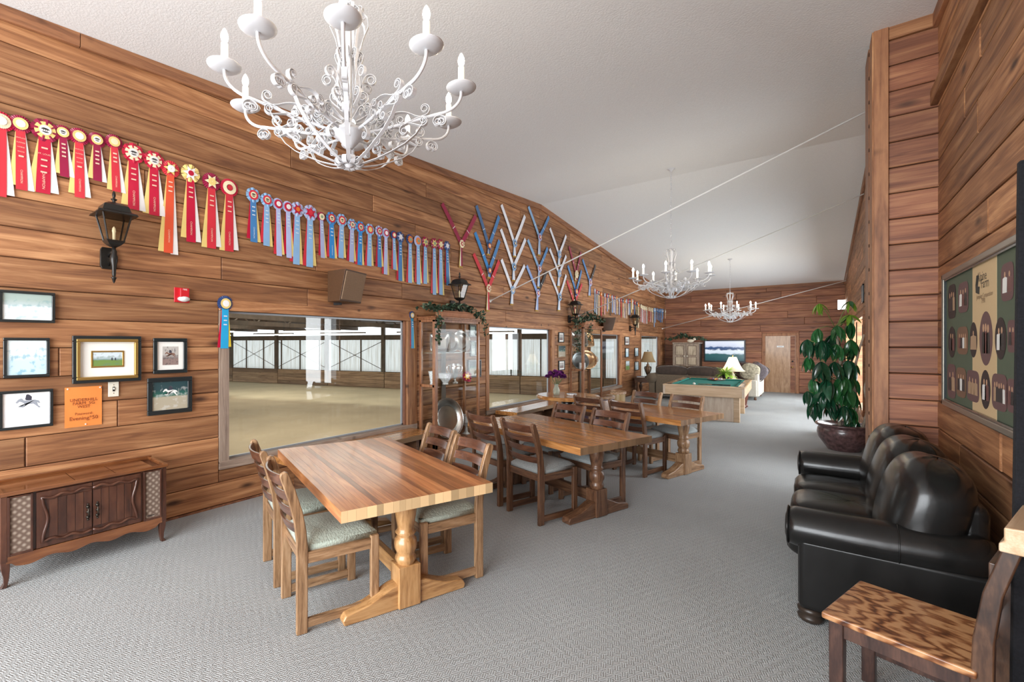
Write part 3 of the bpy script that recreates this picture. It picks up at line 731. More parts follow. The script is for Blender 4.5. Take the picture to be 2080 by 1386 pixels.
# ------------------------------------------------------------------ black leather sofa on the right
LEA = mat('black_leather', (.008, .0078, .0075), .27, coat=.12, noise=.15, scale=12, bump=.10)
LEA.node_tree.nodes['Principled BSDF'].inputs['Specular IOR Level'].default_value = .42
def puff(cx, cy, cz, sx, sy, sz, nx=16, ny=16, e=3.2, seed=0, wr=.0, sag=0.0, rot=None):
    """superellipsoid cushion with soft wrinkles"""
    rnd = random.Random(seed); ph = [rnd.uniform(0, 6) for _ in range(6)]
    mb = MB(); vs = []; n, m = nx * 2, ny
    def sp(w, k): return math.copysign(abs(w) ** k, w)
    for j in range(m + 1):
        b = -PI / 2 + PI * j / m
        for i in range(n):
            a = 2 * PI * i / n
            x = sp(math.cos(b), 2 / e) * sp(math.cos(a), 2 / e); y = sp(math.cos(b), 2 / e) * sp(math.sin(a), 2 / e); z = sp(math.sin(b), 2 / e)
            k = 1 + wr * (math.sin(9 * a + ph[0] + 3 * z) * .5 + math.sin(17 * a + 5 * z + ph[1]) * .3 + math.sin(7 * z + ph[2] + 2 * a) * .4)
            p = Vector((x * sx * k, y * sy * k, z * sz * k - sag * (1 - x * x) * (1 - y * y)))
            if rot: p = rot @ p
            vs.append((cx + p.x, cy + p.y, cz + p.z))
    fs = [(j * n + i, j * n + (i + 1) % n, (j + 1) * n + (i + 1) % n, (j + 1) * n + i) for j in range(m) for i in range(n)]
    return mb.add(vs, fs)
SY0, SY1 = 3.50, 5.72
t = thing('leather_sofa', 'glossy black leather three-seat sofa with rolled arms against the right wall', 'sofa', (0, (SY0 + SY1) / 2, 0), -PI / 2)
hl = (SY1 - SY0) / 2
# local frame: x along the wall (towards the camera = +), front = -y
XFr, XBk = -.10, .66     # world X of front and back  ->  local y
def sof(name, mb, m=LEA, smooth=True, bevel=0, parent=None, sub=0): return mb.build(name, m, parent or t, smooth=smooth, bevel=bevel, sub=sub)
sof('base', MB().box(-hl + .02, hl - .02, XFr + .10, XBk, .085, .30), smooth=False, bevel=.03)
for sx in (-1, 1):
    a = MB(); prof = []
    # rolled arm: section in local (x, z), swept along y, a little lower towards the front
    for k in range(28):
        an = 2 * PI * k / 28
        prof.append((math.cos(an), math.sin(an)))
    n = 28; rows = [(-.145, .55, .55), (-.13, .92, .92), (-.09, 1, 1), (.1, 1, 1), (.3, 1.0, 1.02), (.5, .98, 1.03), (.66, .95, 1.0), (.72, .75, .8)]
    vs = []
    for y, kx, kz in rows:
        for c, s in prof:
            x = sx * (hl - .135) + c * .135 * kx; z = .555 + s * .118 * kz + .03 * max(0, (y - .2)) * 1.2
            vs.append((x, XFr + .07 + y + (-.0 if s > -.2 else 0), z))
    fs = [(j * n + i, j * n + (i + 1) % n, (j + 1) * n + (i + 1) % n, (j + 1) * n + i) for j in range(len(rows) - 1) for i in range(n)] + [tuple(range(n)), tuple((len(rows) - 1) * n + i for i in range(n))]
    ar_ = sof('arm', a.add(vs, fs))
    xa, xb = sx * (hl - .245), sx * (hl - .018)
    sof('arm_panel', MB().box(min(xa, xb), max(xa, xb), XFr - .01, XBk + .02, .085, .52), smooth=False, bevel=.035, parent=ar_)
    seam = [(sx * (hl - .135) + math.cos(q) * .1365, XFr + .43, .563 + math.sin(q) * .1205) for q in [R(-60 + 15 * k) for k in range(17)]]
    sof('seam', MB().tube(seam, .0035, 5), parent=ar_)
    wl_ = [(sx * (hl - .135) + math.cos(q) * .128, XFr - .062, .555 + math.sin(q) * .112) for q in [2 * PI * k / 28 for k in range(28)]]
    sof('piping', MB().tube(wl_, .005, 5, closed=True), parent=ar_)
    for yy in (XFr + .05, XBk - .08):
        f = MB().lathe([(.05, .0), (.062, .012), (.066, .03), (.05, .045), (.064, .058), (.066, .075), (.05, .092)], 18).build('foot', mat('dark_foot', (.03, .02, .014), .35), t, smooth=True); f.location = (sx * (hl - .10), yy, 0)
cw = (2 * hl - .50) / 3
for i in range(3):
    x = (i - 1) * cw
    sof('seat_cushion', puff(x, XFr + .27, .40, cw / 2 + .006, .36, .115, e=4.5, seed=i, wr=.012))
    rot = Matrix.Rotation(R(-13), 3, 'X')
    bc = (XFr + .56, .70)
    sof('back_cushion', sub=1, mb=puff(x * 1.16, bc[0], bc[1] + .02, cw / 2 + .085, .185, .315, e=3.0, seed=10 + i, wr=.018, rot=rot))
sof('backrest', MB().box(-hl + .16, hl - .16, XBk - .09, XBk + .03, .09, .84), smooth=False, bevel=.05)

# ------------------------------------------------------------------ dark wooden chair at the lower right
SHEE, N, L, b = _new('sheesham_seat')
tc = N.new('ShaderNodeTexCoord'); mp = N.new('ShaderNodeMapping'); mp.inputs['Scale'].default_value = (2.0, .8, 1); mp.inputs['Location'].default_value = (.3, .55, 0); L.new(tc.outputs['Object'], mp.inputs[0])
wv = N.new('ShaderNodeTexWave'); wv.wave_type = 'RINGS'; wv.inputs['Scale'].default_value = 5.0; wv.inputs['Distortion'].default_value = 13; wv.inputs['Detail'].default_value = 3; wv.inputs['Detail Scale'].default_value = 1.3; L.new(mp.outputs[0], wv.inputs[0])
nz = N.new('ShaderNodeTexNoise'); nz.inputs['Scale'].default_value = 5; nz.inputs['Detail'].default_value = 6; L.new(tc.outputs['Object'], nz.inputs[0])
ma = N.new('ShaderNodeMath'); ma.operation = 'MULTIPLY_ADD'; ma.inputs[1].default_value = .55; L.new(wv.outputs['Fac'], ma.inputs[0]); L.new(nz.outputs['Fac'], ma.inputs[2])
rp = ramp(N, [(.38, (.05, .016, .008)), (.55, (.20, .075, .028)), (.75, (.36, .165, .068)), (1.0, (.50, .27, .125))]); L.new(ma.outputs[0], rp.inputs[0]); L.new(rp.outputs[0], b.inputs['Base Color'])
b.inputs['Roughness'].default_value = .3; b.inputs['Coat Weight'].default_value = .3
SHEED = wood('sheesham_dark', (.022, .013, .012), (.055, .028, .022), (.11, .055, .038), stretch=(6, 6, 1.2), rough=.35, coat=.3, var=.05, bump=.05)
SHEEB = wood('sheesham_post', (.018, .010, .008), (.055, .026, .015), (.13, .065, .035), stretch=(6, 6, 1.3), rough=.32, coat=.4, var=.02, bump=.05)
A_, B_, C_, D2 = at_z(1674, 1248, .48), at_z(1773, 1186, .48), at_z(2015, 1267.5, .48), at_z(1977.6, 1368, .48)
mf = (A_ + B_) / 2; mbk = (C_ + D2) / 2
fa = math.atan2(mf.y - mbk.y, mf.x - mbk.x)
cc = (mf + mbk) / 2
t = thing('wooden_chair', 'dark rosewood chair with swirling grain seat at the lower right, beside the sofa', 'chair', (cc.x, cc.y, 0), fa - PI / 2)
sd = .225; sw_ = .235      # half depth, half width; front = +y
def wc(name, mb, m, bevel=.006, parent=None): return mb.build(name, m, parent or t, bevel=bevel)
wc('seat', MB().box(-sw_ - .02, sw_ + .02, -sd, sd + .015, .452, .482), SHEE, .008)
for sx in (-1, 1):
    wc('front_leg', MB().prism([(-.026, .452), (.026, .452), (.018, 0), (-.018, 0)], sd - .058, sd - .006, lambda p, q, u: (sx * (sw_ - .022) + p, u, q)), SHEED)
    bp_ = [(-.005, 0), (.045, 0), (.05, .44), (.044, .60), (.02, .78), (-.03, .97), (-.042, 1.04), (-.085, 1.04), (-.075, .96), (-.03, .78), (-.01, .60), (-.008, .44)]
    wc('back_post', MB().prism([(-sd - .03 + p, q) for p, q in bp_], sx * (sw_ - .02) - .024, sx * (sw_ - .02) + .024, lambda p, q, u: (u, p, q)), SHEEB)
    wc('side_rail', MB().box(sx * (sw_ - .022) - .013, sx * (sw_ - .022) + .013, -sd + .02, sd - .055, .385, .452), SHEED, .003)
    wc('stretcher', MB().box(sx * (sw_ - .022) - .011, sx * (sw_ - .022) + .011, -sd + .02, sd - .055, .15, .185), SHEED, .003)
wc('front_rail', MB().box(-sw_ + .04, sw_ - .04, sd - .04, sd - .014, .385, .452), SHEED, .003)
for z in (.58, .70, .82):
    wc('back_slat', MB().box(-sw_ + .04, sw_ - .04, -sd - .012 - .13 * max(0, z - .62), -sd + .006 - .13 * max(0, z - .62), z, z + .065), SHEEB, .004)
CRE = wood('crest_rail_wood', (.42, .27, .15), (.55, .38, .23), (.68, .52, .36), stretch=(1, 8, 8), rough=.3, coat=.4, var=.02)
cr = MB().prism([(-.095, .955), (-.022, .955), (-.022, .985), (-.034, .995), (-.034, 1.045), (-.095, 1.05)], -sw_ - .03, sw_ + .03, lambda p, q, u: (u, -sd - .03 + p, q))
wc('crest_rail', cr, CRE, .006)
# ------------------------------------------------------------------ chandeliers
def chips(name, base):
    m, N, L, b = _new(name)
    tc = N.new('ShaderNodeTexCoord'); oi = N.new('ShaderNodeObjectInfo'); sc = N.new('ShaderNodeVectorMath'); sc.operation = 'SCALE'; sc.inputs[0].default_value = (31, 17, 11); L.new(oi.outputs['Random'], sc.inputs['Scale'])
    ad = N.new('ShaderNodeVectorMath'); L.new(tc.outputs['Object'], ad.inputs[0]); L.new(sc.outputs[0], ad.inputs[1])
    nz = N.new('ShaderNodeTexNoise'); nz.inputs['Scale'].default_value = 9; nz.inputs['Detail'].default_value = 8; L.new(ad.outputs[0], nz.inputs['Vector'])
    rp = ramp(N, [(.0, base), (.715, base), (.725, (.03, .028, .025))]); rp.color_ramp.interpolation = 'LINEAR'; L.new(nz.outputs['Fac'], rp.inputs[0])
    L.new(rp.outputs[0], b.inputs['Base Color']); b.inputs['Roughness'].default_value = .42
    return m
IRON = chips('chipped_white_iron', (.60, .61, .64))
CANDLE = mat('candle_sleeve', (.9, .88, .82), .5, emit=(1, .9, .72), estr=.5)
BULB = mat('flame_bulb', (1, 1, 1), .3, emit=(1.0, .86, .62), estr=38.0)
def turtle(p, a, segs, step=.006):
    """plane curve: start (r, z), heading a, segments (length, k0, k1)"""
    r, z = p; pts = [(r, z)]
    for ln, k0, k1 in segs:
        n = max(3, int(ln / step))
        for i in range(n):
            k = k0 + (k1 - k0) * (i + .5) / n; a += k * ln / n; r += math.cos(a) * ln / n; z += math.sin(a) * ln / n; pts.append((r, z))
    return pts
def rz(pts, off=0.0): return [Vector((r, off, z)) for r, z in pts]
RR = .62
def chandelier(label, x, y, zp, ph, first=None, power=1.0):
    g = 'white scrolled chandeliers'
    t = thing('chandelier', label, 'chandelier', (x, y, zp), ph, g)
    ztop = zceil(y) - zp
    if first:
        for ch in first.children:
            if ch.name.split('.')[0] in ('chain', 'canopy', 'lamp_light'): continue
            copy_tree(ch, t)
    else:
        ms = {}
        # one arm: pipe, bend, drip plate, candle, bulb, scrolls
        pipe = [(.06, -.19), (.12, -.185), (.25, -.165), (.40, -.135), (.50, -.115)] + [(.50 + .12 * math.sin(R(k)), -.115 + .012 * k / 90 + .085 * (1 - math.cos(R(k)))) for k in range(10, 91, 10)] + [(.62, .0)]
        am = MB().tube(rz(pipe), .0085, 8).mesh('arm', True)
        plate = MB().lathe([(.0, -.006), (.03, -.006), (.06, .0), (.078, .012), (.080, .016), (.058, .006), (.03, .0), (.0, .0)], 24, cap=False).mesh('drip_plate', True)
        cand = MB().lathe([(.016, 0), (.017, .02), (.0165, .12), (.010, .125), (0, .125)], 12).mesh('candle', True)
        bulb = MB().lathe([(.009, .0), (.015, .012), (.018, .028), (.015, .046), (.008, .062), (.0, .072)], 12).mesh('bulb', True)
        scrs = []
        def curl(sgn, ra, rb, turns): return (2 * PI * turns * (ra + rb) / 2, sgn / ra, sgn / rb)
        def scroll(p, a, *segs, w=.024): scrs.append(MB().strip(rz(turtle(p, a, segs, .007)), (0, 1, 0), w, .003).mesh('scroll'))
        scroll((.40, -.126), R(12), (.03, 0, 8), curl(1, .042, .013, 1.2))
        scroll((.405, -.126), R(172), (.05, -2, -12), (.17, 4, 15), curl(1, .036, .012, 1.15))
        scroll((.505, -.126), R(-12), (.015, 0, -10), curl(-1, .036, .012, 1.2))
        scroll((.51, -.126), R(188), (.02, 0, 10), curl(1, .036, .012, 1.2))
        scroll((.34, -.150), R(195), (.05, 2, 14), curl(1, .034, .012, 1.1))
        scroll((.25, -.155), R(150), (.04, -2, -16), curl(-1, .034, .012, 1.1))
        scroll((.16, -.175), R(25), (.05, 4, 14), curl(1, .034, .012, 1.1))
        scroll((.14, -.19), R(-35), (.05, -4, -12), curl(-1, .034, .012, 1.1))
        scroll((.445, -.13), R(168), (.05, 3, 12), (.10, 10, -8), curl(-1, .034, .012, 1.1))
        scroll((.29, -.16), R(20), (.04, -6, -14), (.08, -10, 6), curl(1, .034, .012, 1.1))
        scroll((.20, -.17), R(75), (.06, 4, 10), curl(1, .036, .012, 1.2))
        ribm = MB().strip(rz([(.42, -.125), (.41, -.165), (.375, -.215), (.315, -.262), (.24, -.30), (.16, -.333), (.09, -.352), (.035, -.36)]), (0, 1, 0), .02, .003).mesh('rib', False)
        leaf = MB().strip(rz(turtle((.02, -.335), R(-62), [(.03, 4, 14), curl(1, .032, .012, 1.15)], .006)), (0, 1, 0), .024, .003)
        leafm = leaf.mesh('finial_leaf', False)
        cages = [MB().strip(rz([(.045, -.02), (.075, .06), (.065, .16), (.055, .24), (.075, .33), (.105, .40), (.10, .45), (.07, .485), (.03, .50)]), (0, 1, 0), .016, .003).mesh('cage_strip')]
        cages.append(MB().strip(rz(turtle((.05, .04), R(62), [(.08, 3, 0), curl(-1, .048, .016, 1.2)], .008)), (0, 1, 0), .018, .003).mesh('cage_scroll'))
        cages.append(MB().strip(rz(turtle((.05, -.05), R(35), [(.06, 0, 6), curl(1, .042, .014, 1.2)], .008)), (0, 1, 0), .018, .003).mesh('cage_scroll'))
        cages.append(MB().strip(rz(turtle((.04, -.12), R(20), [(.07, 6, 2), curl(-1, .042, .014, 1.2)], .008)), (0, 1, 0), .02, .003).mesh('cage_scroll'))
        cages.append(MB().strip(rz(turtle((.06, .18), R(70), [(.05, -2, 2), curl(1, .035, .013, 1.2)], .008)), (0, 1, 0), .018, .003).mesh('cage_scroll'))
        crown = MB().strip(rz(turtle((.03, .47), R(60), [(.05, -12, -30), (.07, -45, -90)], .006)), (0, 1, 0), .018, .003).mesh('crown_leaf', False)
        for k in range(10):
            rot = (0, 0, 2 * PI * k / 10)
            a = link('arm', am, IRON, t); a.rotation_euler = rot
            for nm, me, m, z in (('drip_plate', plate, IRON, 0), ('candle', cand, CANDLE, .002), ('bulb', bulb, BULB, .127)):
                o = link(nm, me, m, a); o.location = (RR, 0, z)
            for sm in scrs: link('scroll', sm, IRON, a)
            o = link('rib', ribm, IRON, t); o.rotation_euler = rot
            o = link('finial_leaf', leafm, IRON, t); o.rotation_euler = (0, 0, rot[2] + .3)
        for k in range(8):
            for cm in cages: o = link(cm.name.split('.')[0], cm, IRON, t); o.rotation_euler = (0, 0, 2 * PI * k / 8)
            o = link('crown_leaf', crown, IRON, t); o.rotation_euler = (0, 0, 2 * PI * (k + .5) / 8)
        MB().lathe([(.0, -.27), (.02, -.268), (.035, -.25), (.06, -.22), (.095, -.195), (.10, -.185), (.08, -.17), (.05, -.16), (.03, -.13)], 24).build('hub_bowl', IRON, t, smooth=True)
        MB().lathe([(.012, -.36), (.012, -.27), (.018, -.2), (.014, -.1), (.016, .2), (.012, .5), (.02, .51), (.008, .53)], 10).build('stem', IRON, t, smooth=True)
        MB().lathe([(0, -.375), (.02, -.37), (.03, -.355), (.02, -.345), (0, -.34)], 12).build('finial', IRON, t, smooth=True)
    # chain and ceiling canopy
    n = max(2, int((ztop - .56) / .038)); st = (ztop - .56) / n
    ch = MB()
    for k in range(n):
        z = .54 + st * (k + .5); a = PI / 2 * (k % 2)
        ch.tube([Vector((math.cos(q) * .011 * math.cos(a), math.cos(q) * .011 * math.sin(a), z + math.sin(q) * st * .62)) for q in [2 * PI * i / 8 for i in range(8)]], .003, 5, closed=True)
    ch = ch.build('chain', IRON, t); ch['kind'] = 'stuff'
    MB().lathe([(0, ztop - .045), (.02, ztop - .04), (.035, ztop - .02), (.06, ztop - .01), (.062, ztop + .004)], 18).build('canopy', IRON, t, smooth=True)
    for k in range(10):
        l = bpy.data.lights.new('candle_light', 'POINT'); l.energy = .85 * power; l.color = (1, .84, .62); l.shadow_soft_size = .03
        o = bpy.data.objects.new('candle_light', l); COL.objects.link(o); a = 2 * PI * k / 10 + ph; o.location = (x + RR * math.cos(a), y + RR * math.sin(a), zp + .235)
    return t
ch1 = chandelier('large white wrought iron chandelier nearest the camera, cut by the top of the picture', -2.0, 1.60, 3.045, R(-5))
chandelier('second white iron chandelier, hanging above the middle of the room from a long chain', -2.03, 8.72, 2.87, R(24), ch1)
chandelier('small distant white iron chandelier hanging before the far wall', -2.05, 15.6, 2.70, R(5), ch1)

# ------------------------------------------------------------------ things hung on the left wall (front = local -Y, turned by 90 degrees)
XS = XL + .005            # plank faces lie a little proud of this
def wl(px, py, off=.006): return at_x(px, py, XL + off)
SATIN = {}
def satin(col, rough=.32):
    k = 'satin_%02d_%02d_%02d' % tuple(int(c * 99) for c in col)
    if k not in SATIN: SATIN[k] = mat(k, col, rough, sheen=.1, noise=.06, scale=5, var=.08)
    return SATIN[k]
CRIM, RED, DRED, ORNG = (.50, .005, .04), (.62, .03, .05), (.30, .004, .05), (.72, .09, .035)
YEL, GOLD, WHT, CREAM = (.80, .62, .22), (.80, .42, .04), (.82, .80, .80), (.85, .74, .5)
BLU, LBLU, LAV, NAVY, AZUR = (.06, .22, .50), (.25, .45, .72), (.42, .48, .74), (.02, .05, .17), (.03, .24, .60)
PINK, BLK, GRN, ORC = (.80, .38, .38), (.02, .02, .025), (.25, .35, .22), (.80, .20, .02)
def pleats(n, r0, r1, d0=.25, d1=.1, dz=.05):
    mb = MB(); m = n * 2
    for i in range(m):
        a = 2 * PI * i / m; k = dz if i % 2 else -dz
        mb.v.append((r0 * math.cos(a), -d0, r0 * math.sin(a)))
        mb.v.append((r1 * math.cos(a), -d1 - k, r1 * math.sin(a)))
    mb.f = [(2 * i, 2 * i + 1, 2 * ((i + 1) % m) + 1, 2 * ((i + 1) % m)) for i in range(m)]
    return mb
def petals(n, r0, r1):
    mb = MB()
    for i in range(n):
        a0 = 2 * PI * i / n; a1 = a0 + 2 * PI / n * 1.12; am = (a0 + a1) / 2
        P = lambda r, a, d: (r * math.cos(a), -d, r * math.sin(a))
        mb.add([P(r0, a0, .2), P(r1, a0 + .1, .10), P(r1 * 1.02, am, .26), P(r1, a1 - .1, .14), P(r0, a1, .24), P(r0, am, .36)], [(0, 1, 2, 5), (5, 2, 3, 4)])
    return mb
def star(n, r0, r1, d=.3):
    mb = MB(); mb.v.append((0, -d - .06, 0))
    for i in range(2 * n):
        a = PI * i / n + .2; r = r1 if i % 2 == 0 else r0; mb.v.append((r * math.cos(a), -d + (.05 if i % 2 == 0 else 0), r * math.sin(a)))
    mb.f = [(0, 1 + i, 1 + (i + 1) % (2 * n)) for i in range(2 * n)]
    return mb
def disc(r, d, n=20): return MB().add([(0, -d - .015, 0)] + [(r * math.cos(2 * PI * i / n), -d, r * math.sin(2 * PI * i / n)) for i in range(n)], [(0, 1 + i, 1 + (i + 1) % n) for i in range(n)])
UN = {'pleat': pleats(26, .55, 1.0), 'fine': pleats(40, .5, 1.0, .28, .1, .035), 'petal': petals(8, .5, 1.0), 'inner': pleats(30, .35, .74, .34, .27, .015), 'star': star(6, .42, .82, .36), 'burst': star(11, .5, .8, .36), 'disc': disc(.66, .36), 'button': disc(.42, .40), 'small': disc(.3, .42)}
UNM = {}
def unit(kind, m):
    k = (kind, m.name)
    if k not in UNM: me = UN[kind].mesh(kind, False, fix=False); me.materials.append(m); UNM[k] = me
    return UNM[k]
def ribbon_mesh(w0, w1, l, tilt, d=.006, fork=0.0, wob=0.0):
    mb = MB(); n = 7
    for k in range(n + 1):
        u = k / n; z = -l * u; x = tilt * u; w = w0 + (w1 - w0) * min(1, u * 1.2); y = -d - wob * math.sin(u * 5.5) - .004 * u
        mb.v += [(x - w / 2, y, z), (x + w / 2, y, z), (x + w / 2, y - .0012, z), (x - w / 2, y - .0012, z)]
    for k in range(n):
        for i in range(4):
            j = (i + 1) % 4; mb.f.append((k * 4 + i, k * 4 + j, k * 4 + 4 + j, k * 4 + 4 + i))
    mb.f += [(0, 1, 2, 3), (4 * n + 3, 4 * n + 2, 4 * n + 1, 4 * n)]
    return mb
FOIL = mat('foil_print', (.80, .55, .42), .35); FOILB = mat('foil_print_pale', (.62, .74, .85), .35); INK = mat('ink', (.03, .03, .03), .6)
rrnd = random.Random(77)
def rosette(px, py, rpx, ybot, outer, inner, button, cols, label, group, style='pleat', mid='inner', words=None, simple=False, spread=1.0, foil=None, emblem=None, ctr='button'):
    p = wl(px, py); z = dep(p); r = rpx * z / FPX; ln = (ybot - py) * z / FPX
    t = thing('prize_rosette', label, 'ribbon', p, PI / 2, group)
    o = link('pleated_ring', unit(style, satin(outer)), None, t); o.scale = (r, min(r, .07) * .9, r); o.rotation_euler = (0, rrnd.uniform(0, 6), 0)
    if inner:
        o = link('inner_ring', unit(mid, satin(inner, .5)), None, t); o.scale = (r, min(r, .07) * .9, r); o.rotation_euler = (0, rrnd.uniform(-.3, .3), 0)
    b = link('button', unit(ctr, satin(button, .5)), None, t); b.scale = (r, min(r, .07) * .9, r)
    if emblem:
        e = MB(); D = .43
        e.add([(-.3, -D, .02), (.3, -D, .02), (.22, -D - .002, .12), (.05, -D - .002, .17), (-.12, -D - .002, .18), (-.26, -D, .1)], [(0, 1, 2, 3, 4, 5)])
        for xx in (-.14, 0, .12): e.add([(xx - .02, -D, -.1), (xx + .02, -D, -.1), (xx + .02, -D, .03), (xx - .02, -D, .03)], [(0, 1, 2, 3)])
        e.add([(-.24, -D, -.14), (.24, -D, -.14), (.18, -D, -.21), (0, -D, -.25), (-.18, -D, -.21)], [(0, 4, 3, 2, 1)])
        e = e.build('emblem', INK, t, fix=False); e.scale = (r, min(r, .07) * .9, r)
    w = r * .98
    L_, C_, R_ = cols; lean = rrnd.uniform(-.012, .012)
    for k, (col, tl, dd, lk, wk) in enumerate(((L_, -.52, .004, rrnd.uniform(.93, 1.0), .85), (R_, .62, .0055, rrnd.uniform(.96, 1.01), .85), (C_, .04, .009, 1.0, 1.0))):
        if col is None: continue
        s = ribbon_mesh(w * .8 * wk, w * wk, ln * lk, tl * w * spread + lean * ln * 3, dd, wob=.002).build('streamer', satin(col), t)
        if k == 2 and words is not None and not simple:
            fm = foil or FOIL; zz = -r * 1.6; u_ = lambda q: .04 * w * q / ln + lean * q * 3
            for wd in words[0]:
                if wd == '-': bx('print_line', fm, s, -w * .22 + u_(-zz), w * .22 + u_(-zz), -dd - .011, -dd - .0098, zz - .006, zz + .006); zz -= w * .55
                else: text(wd, w * .2, fm, s, (u_(-zz), -dd - .0098, zz)); zz -= w * .52
            if words[1]: text(words[1], w * .30, fm, s, (u_(ln * .8), -dd - .0105, -ln * .80), rot=(PI / 2, PI / 2, 0))
    return t
GR = 'red champion rosettes on the near left wall'
KH = (['KENTUCKY', 'SUMMER', 'HORSE', 'SHOW', '-'], 'CHAMPION'); LH = (['-', 'ST. LOUIS', '-', '-', '-'], 'CHAMPION'); PL = (['-', '-', '-', '-'], ''); PC = (['-', '-', '-'], 'CHAMPION')
RD = [(2, 247, 20, 400, CRIM, CREAM, WHT, RED, 'pleat', 'inner', None, 0), (41, 253, 18, 386, DRED, YEL, WHT, RED, 'pleat', 'disc', KH, 0), (91, 266, 23, 394, DRED, YEL, WHT, CRIM, 'petal', 'inner', LH, 1),
      (127, 270, 15, 359, DRED, YEL, WHT, DRED, 'pleat', 'disc', PL, 2), (160, 278, 17, 402, DRED, YEL, WHT, RED, 'pleat', 'disc', KH, 0), (196, 285, 15, 368, DRED, YEL, WHT, DRED, 'fine', 'disc', PL, 2),
      (231, 289, 15, 389, DRED, YEL, CREAM, RED, 'pleat', 'disc', PC, 0), (270, 312, 20, 426, CRIM, CREAM, WHT, CRIM, 'petal', 'inner', PC, 1), (312, 327, 19, 438, CRIM, CREAM, WHT, CRIM, 'petal', 'inner', PC, 1),
      (346, 344, 17, 515, RED, YEL, WHT, ORNG, 'pleat', 'star', PC, 0), (386, 353, 18, 492, YEL, WHT, CRIM, CRIM, 'petal', 'star', PC, 0), (429, 370, 18, 505, DRED, CREAM, YEL, RED, 'pleat', 'star', PC, 0), (465, 382, 18, 511, CRIM, CREAM, RED, RED, 'fine', 'inner', PC, 0)]
LOOK = ['cut by the left edge of the picture', 'with a pale centre', 'large, with folded loops and a dark horse emblem', 'small, short dark crimson streamers', 'with long streamers and a cream centre', 'small and short, above the first lantern', 'small, next to the two big looped ones', 'looped, black emblem, right of the lantern', 'looped, black emblem, second of that pair', 'with a yellow star centre and an orange streamer', 'with yellow folded loops and a white star', 'with a striped red and cream star', 'with a cream sunburst, last before the blue ones']
for i, q in enumerate(RD):
    rosette(q[0], q[1], q[2], q[3], q[4], q[5], q[6], (YEL, q[7], WHT), '%s red rosette from the left, %s' % (ordinal(i), LOOK[i]), GR, q[8], q[9], q[10], emblem=q[11], ctr='small' if q[6] in (RED, CRIM) else 'button', spread=1.2)
GB = 'blue rosettes on the left wall'
BL = [(513, 397, 15, 492, LBLU, RED, CREAM, BLU, 'petal', 'disc', 1), (541, 407, 14, 500, LBLU, RED, CREAM, LBLU, 'petal', 'disc', 1), (564, 415, 12, 520, LAV, CRIM, WHT, LAV, 'pleat', 'inner', 0), (584, 421, 12, 524, LAV, CRIM, WHT, LAV, 'pleat', 'inner', 0),
      (603, 426, 15, 538, LAV, CRIM, ORC, LBLU, 'petal', 'star', 0), (629, 433, 16, 543, LAV, CRIM, RED, LBLU, 'petal', 'star', 0), (652, 441, 10, 524, DRED, CREAM, GRN, LAV, 'pleat', 'disc', 0), (672, 444, 13, 525, BLU, RED, CREAM, AZUR, 'petal', 'disc', 1),
      (693, 448, 13, 525, LBLU, RED, CREAM, LBLU, 'petal', 'disc', 1), (714, 457, 12, 533, LBLU, RED, CREAM, LAV, 'petal', 'star', 1), (731, 462, 12, 539, AZUR, RED, CREAM, AZUR, 'petal', 'disc', 1), (750, 467, 12, 541, LBLU, RED, YEL, LBLU, 'petal', 'disc', 0),
      (769, 470, 11, 543, LAV, CRIM, CREAM, BLU, 'petal', 'disc', 1), (783, 474, 10, 558, LAV, CRIM, WHT, LAV, 'pleat', 'disc', 0), (799, 478, 9, 548, NAVY, RED, CREAM, LBLU, 'pleat', 'disc', 0), (812, 482, 11, 571, NAVY, LAV, WHT, BLU, 'petal', 'star', 0),
      (832, 487, 11, 575, NAVY, ORC, GRN, LBLU, 'pleat', 'burst', 0), (848, 490, 11, 578, LAV, ORC, GRN, LBLU, 'pleat', 'burst', 0), (863, 492, 11, 577, DRED, YEL, GRN, LBLU, 'petal', 'star', 0), (881, 495, 11, 599, DRED, YEL, GRN, LBLU, 'petal', 'star', 0),
      (894, 497, 11, 599, DRED, YEL, CREAM, LBLU, 'petal', 'star', 0), (907, 500, 10, 580, NAVY, LAV, WHT, BLU, 'petal', 'star', 0)]
for i, q in enumerate(BL):
    rosette(q[0], q[1], q[2], q[3], q[4], q[5], q[6], (RED if i % 3 else CRIM, q[7], YEL if i != 21 else CREAM), '%s blue rosette from the left in the row above the wall speaker' % ordinal(i), GB, q[8], q[9],
            (['-', '-', '-'], 'CHAMPION') if i in (0, 7, 10) else (['-', '-', '-', '-'], ''), emblem=q[10], foil=FOILB, ctr='small' if q[6] in (ORC, RED, GRN) else 'button', spread=1.05)
for px, py, r, yb, lab in ((457, 617, 16, 708, 'rosette with yellow centre pinned over the upper left corner of the big window'), (836, 641, 8.5, 708, 'small rosette with yellow centre beside the first glass cabinet, at the window corner')):
    rosette(px, py, r, yb, NAVY, YEL, WHT, (CRIM, (.02, .35, .66), (.8, .6, .05)), lab, None, 'pleat', 'disc', (['-', '-', '-'], ''), ctr='button', spread=.8, foil=FOILB)
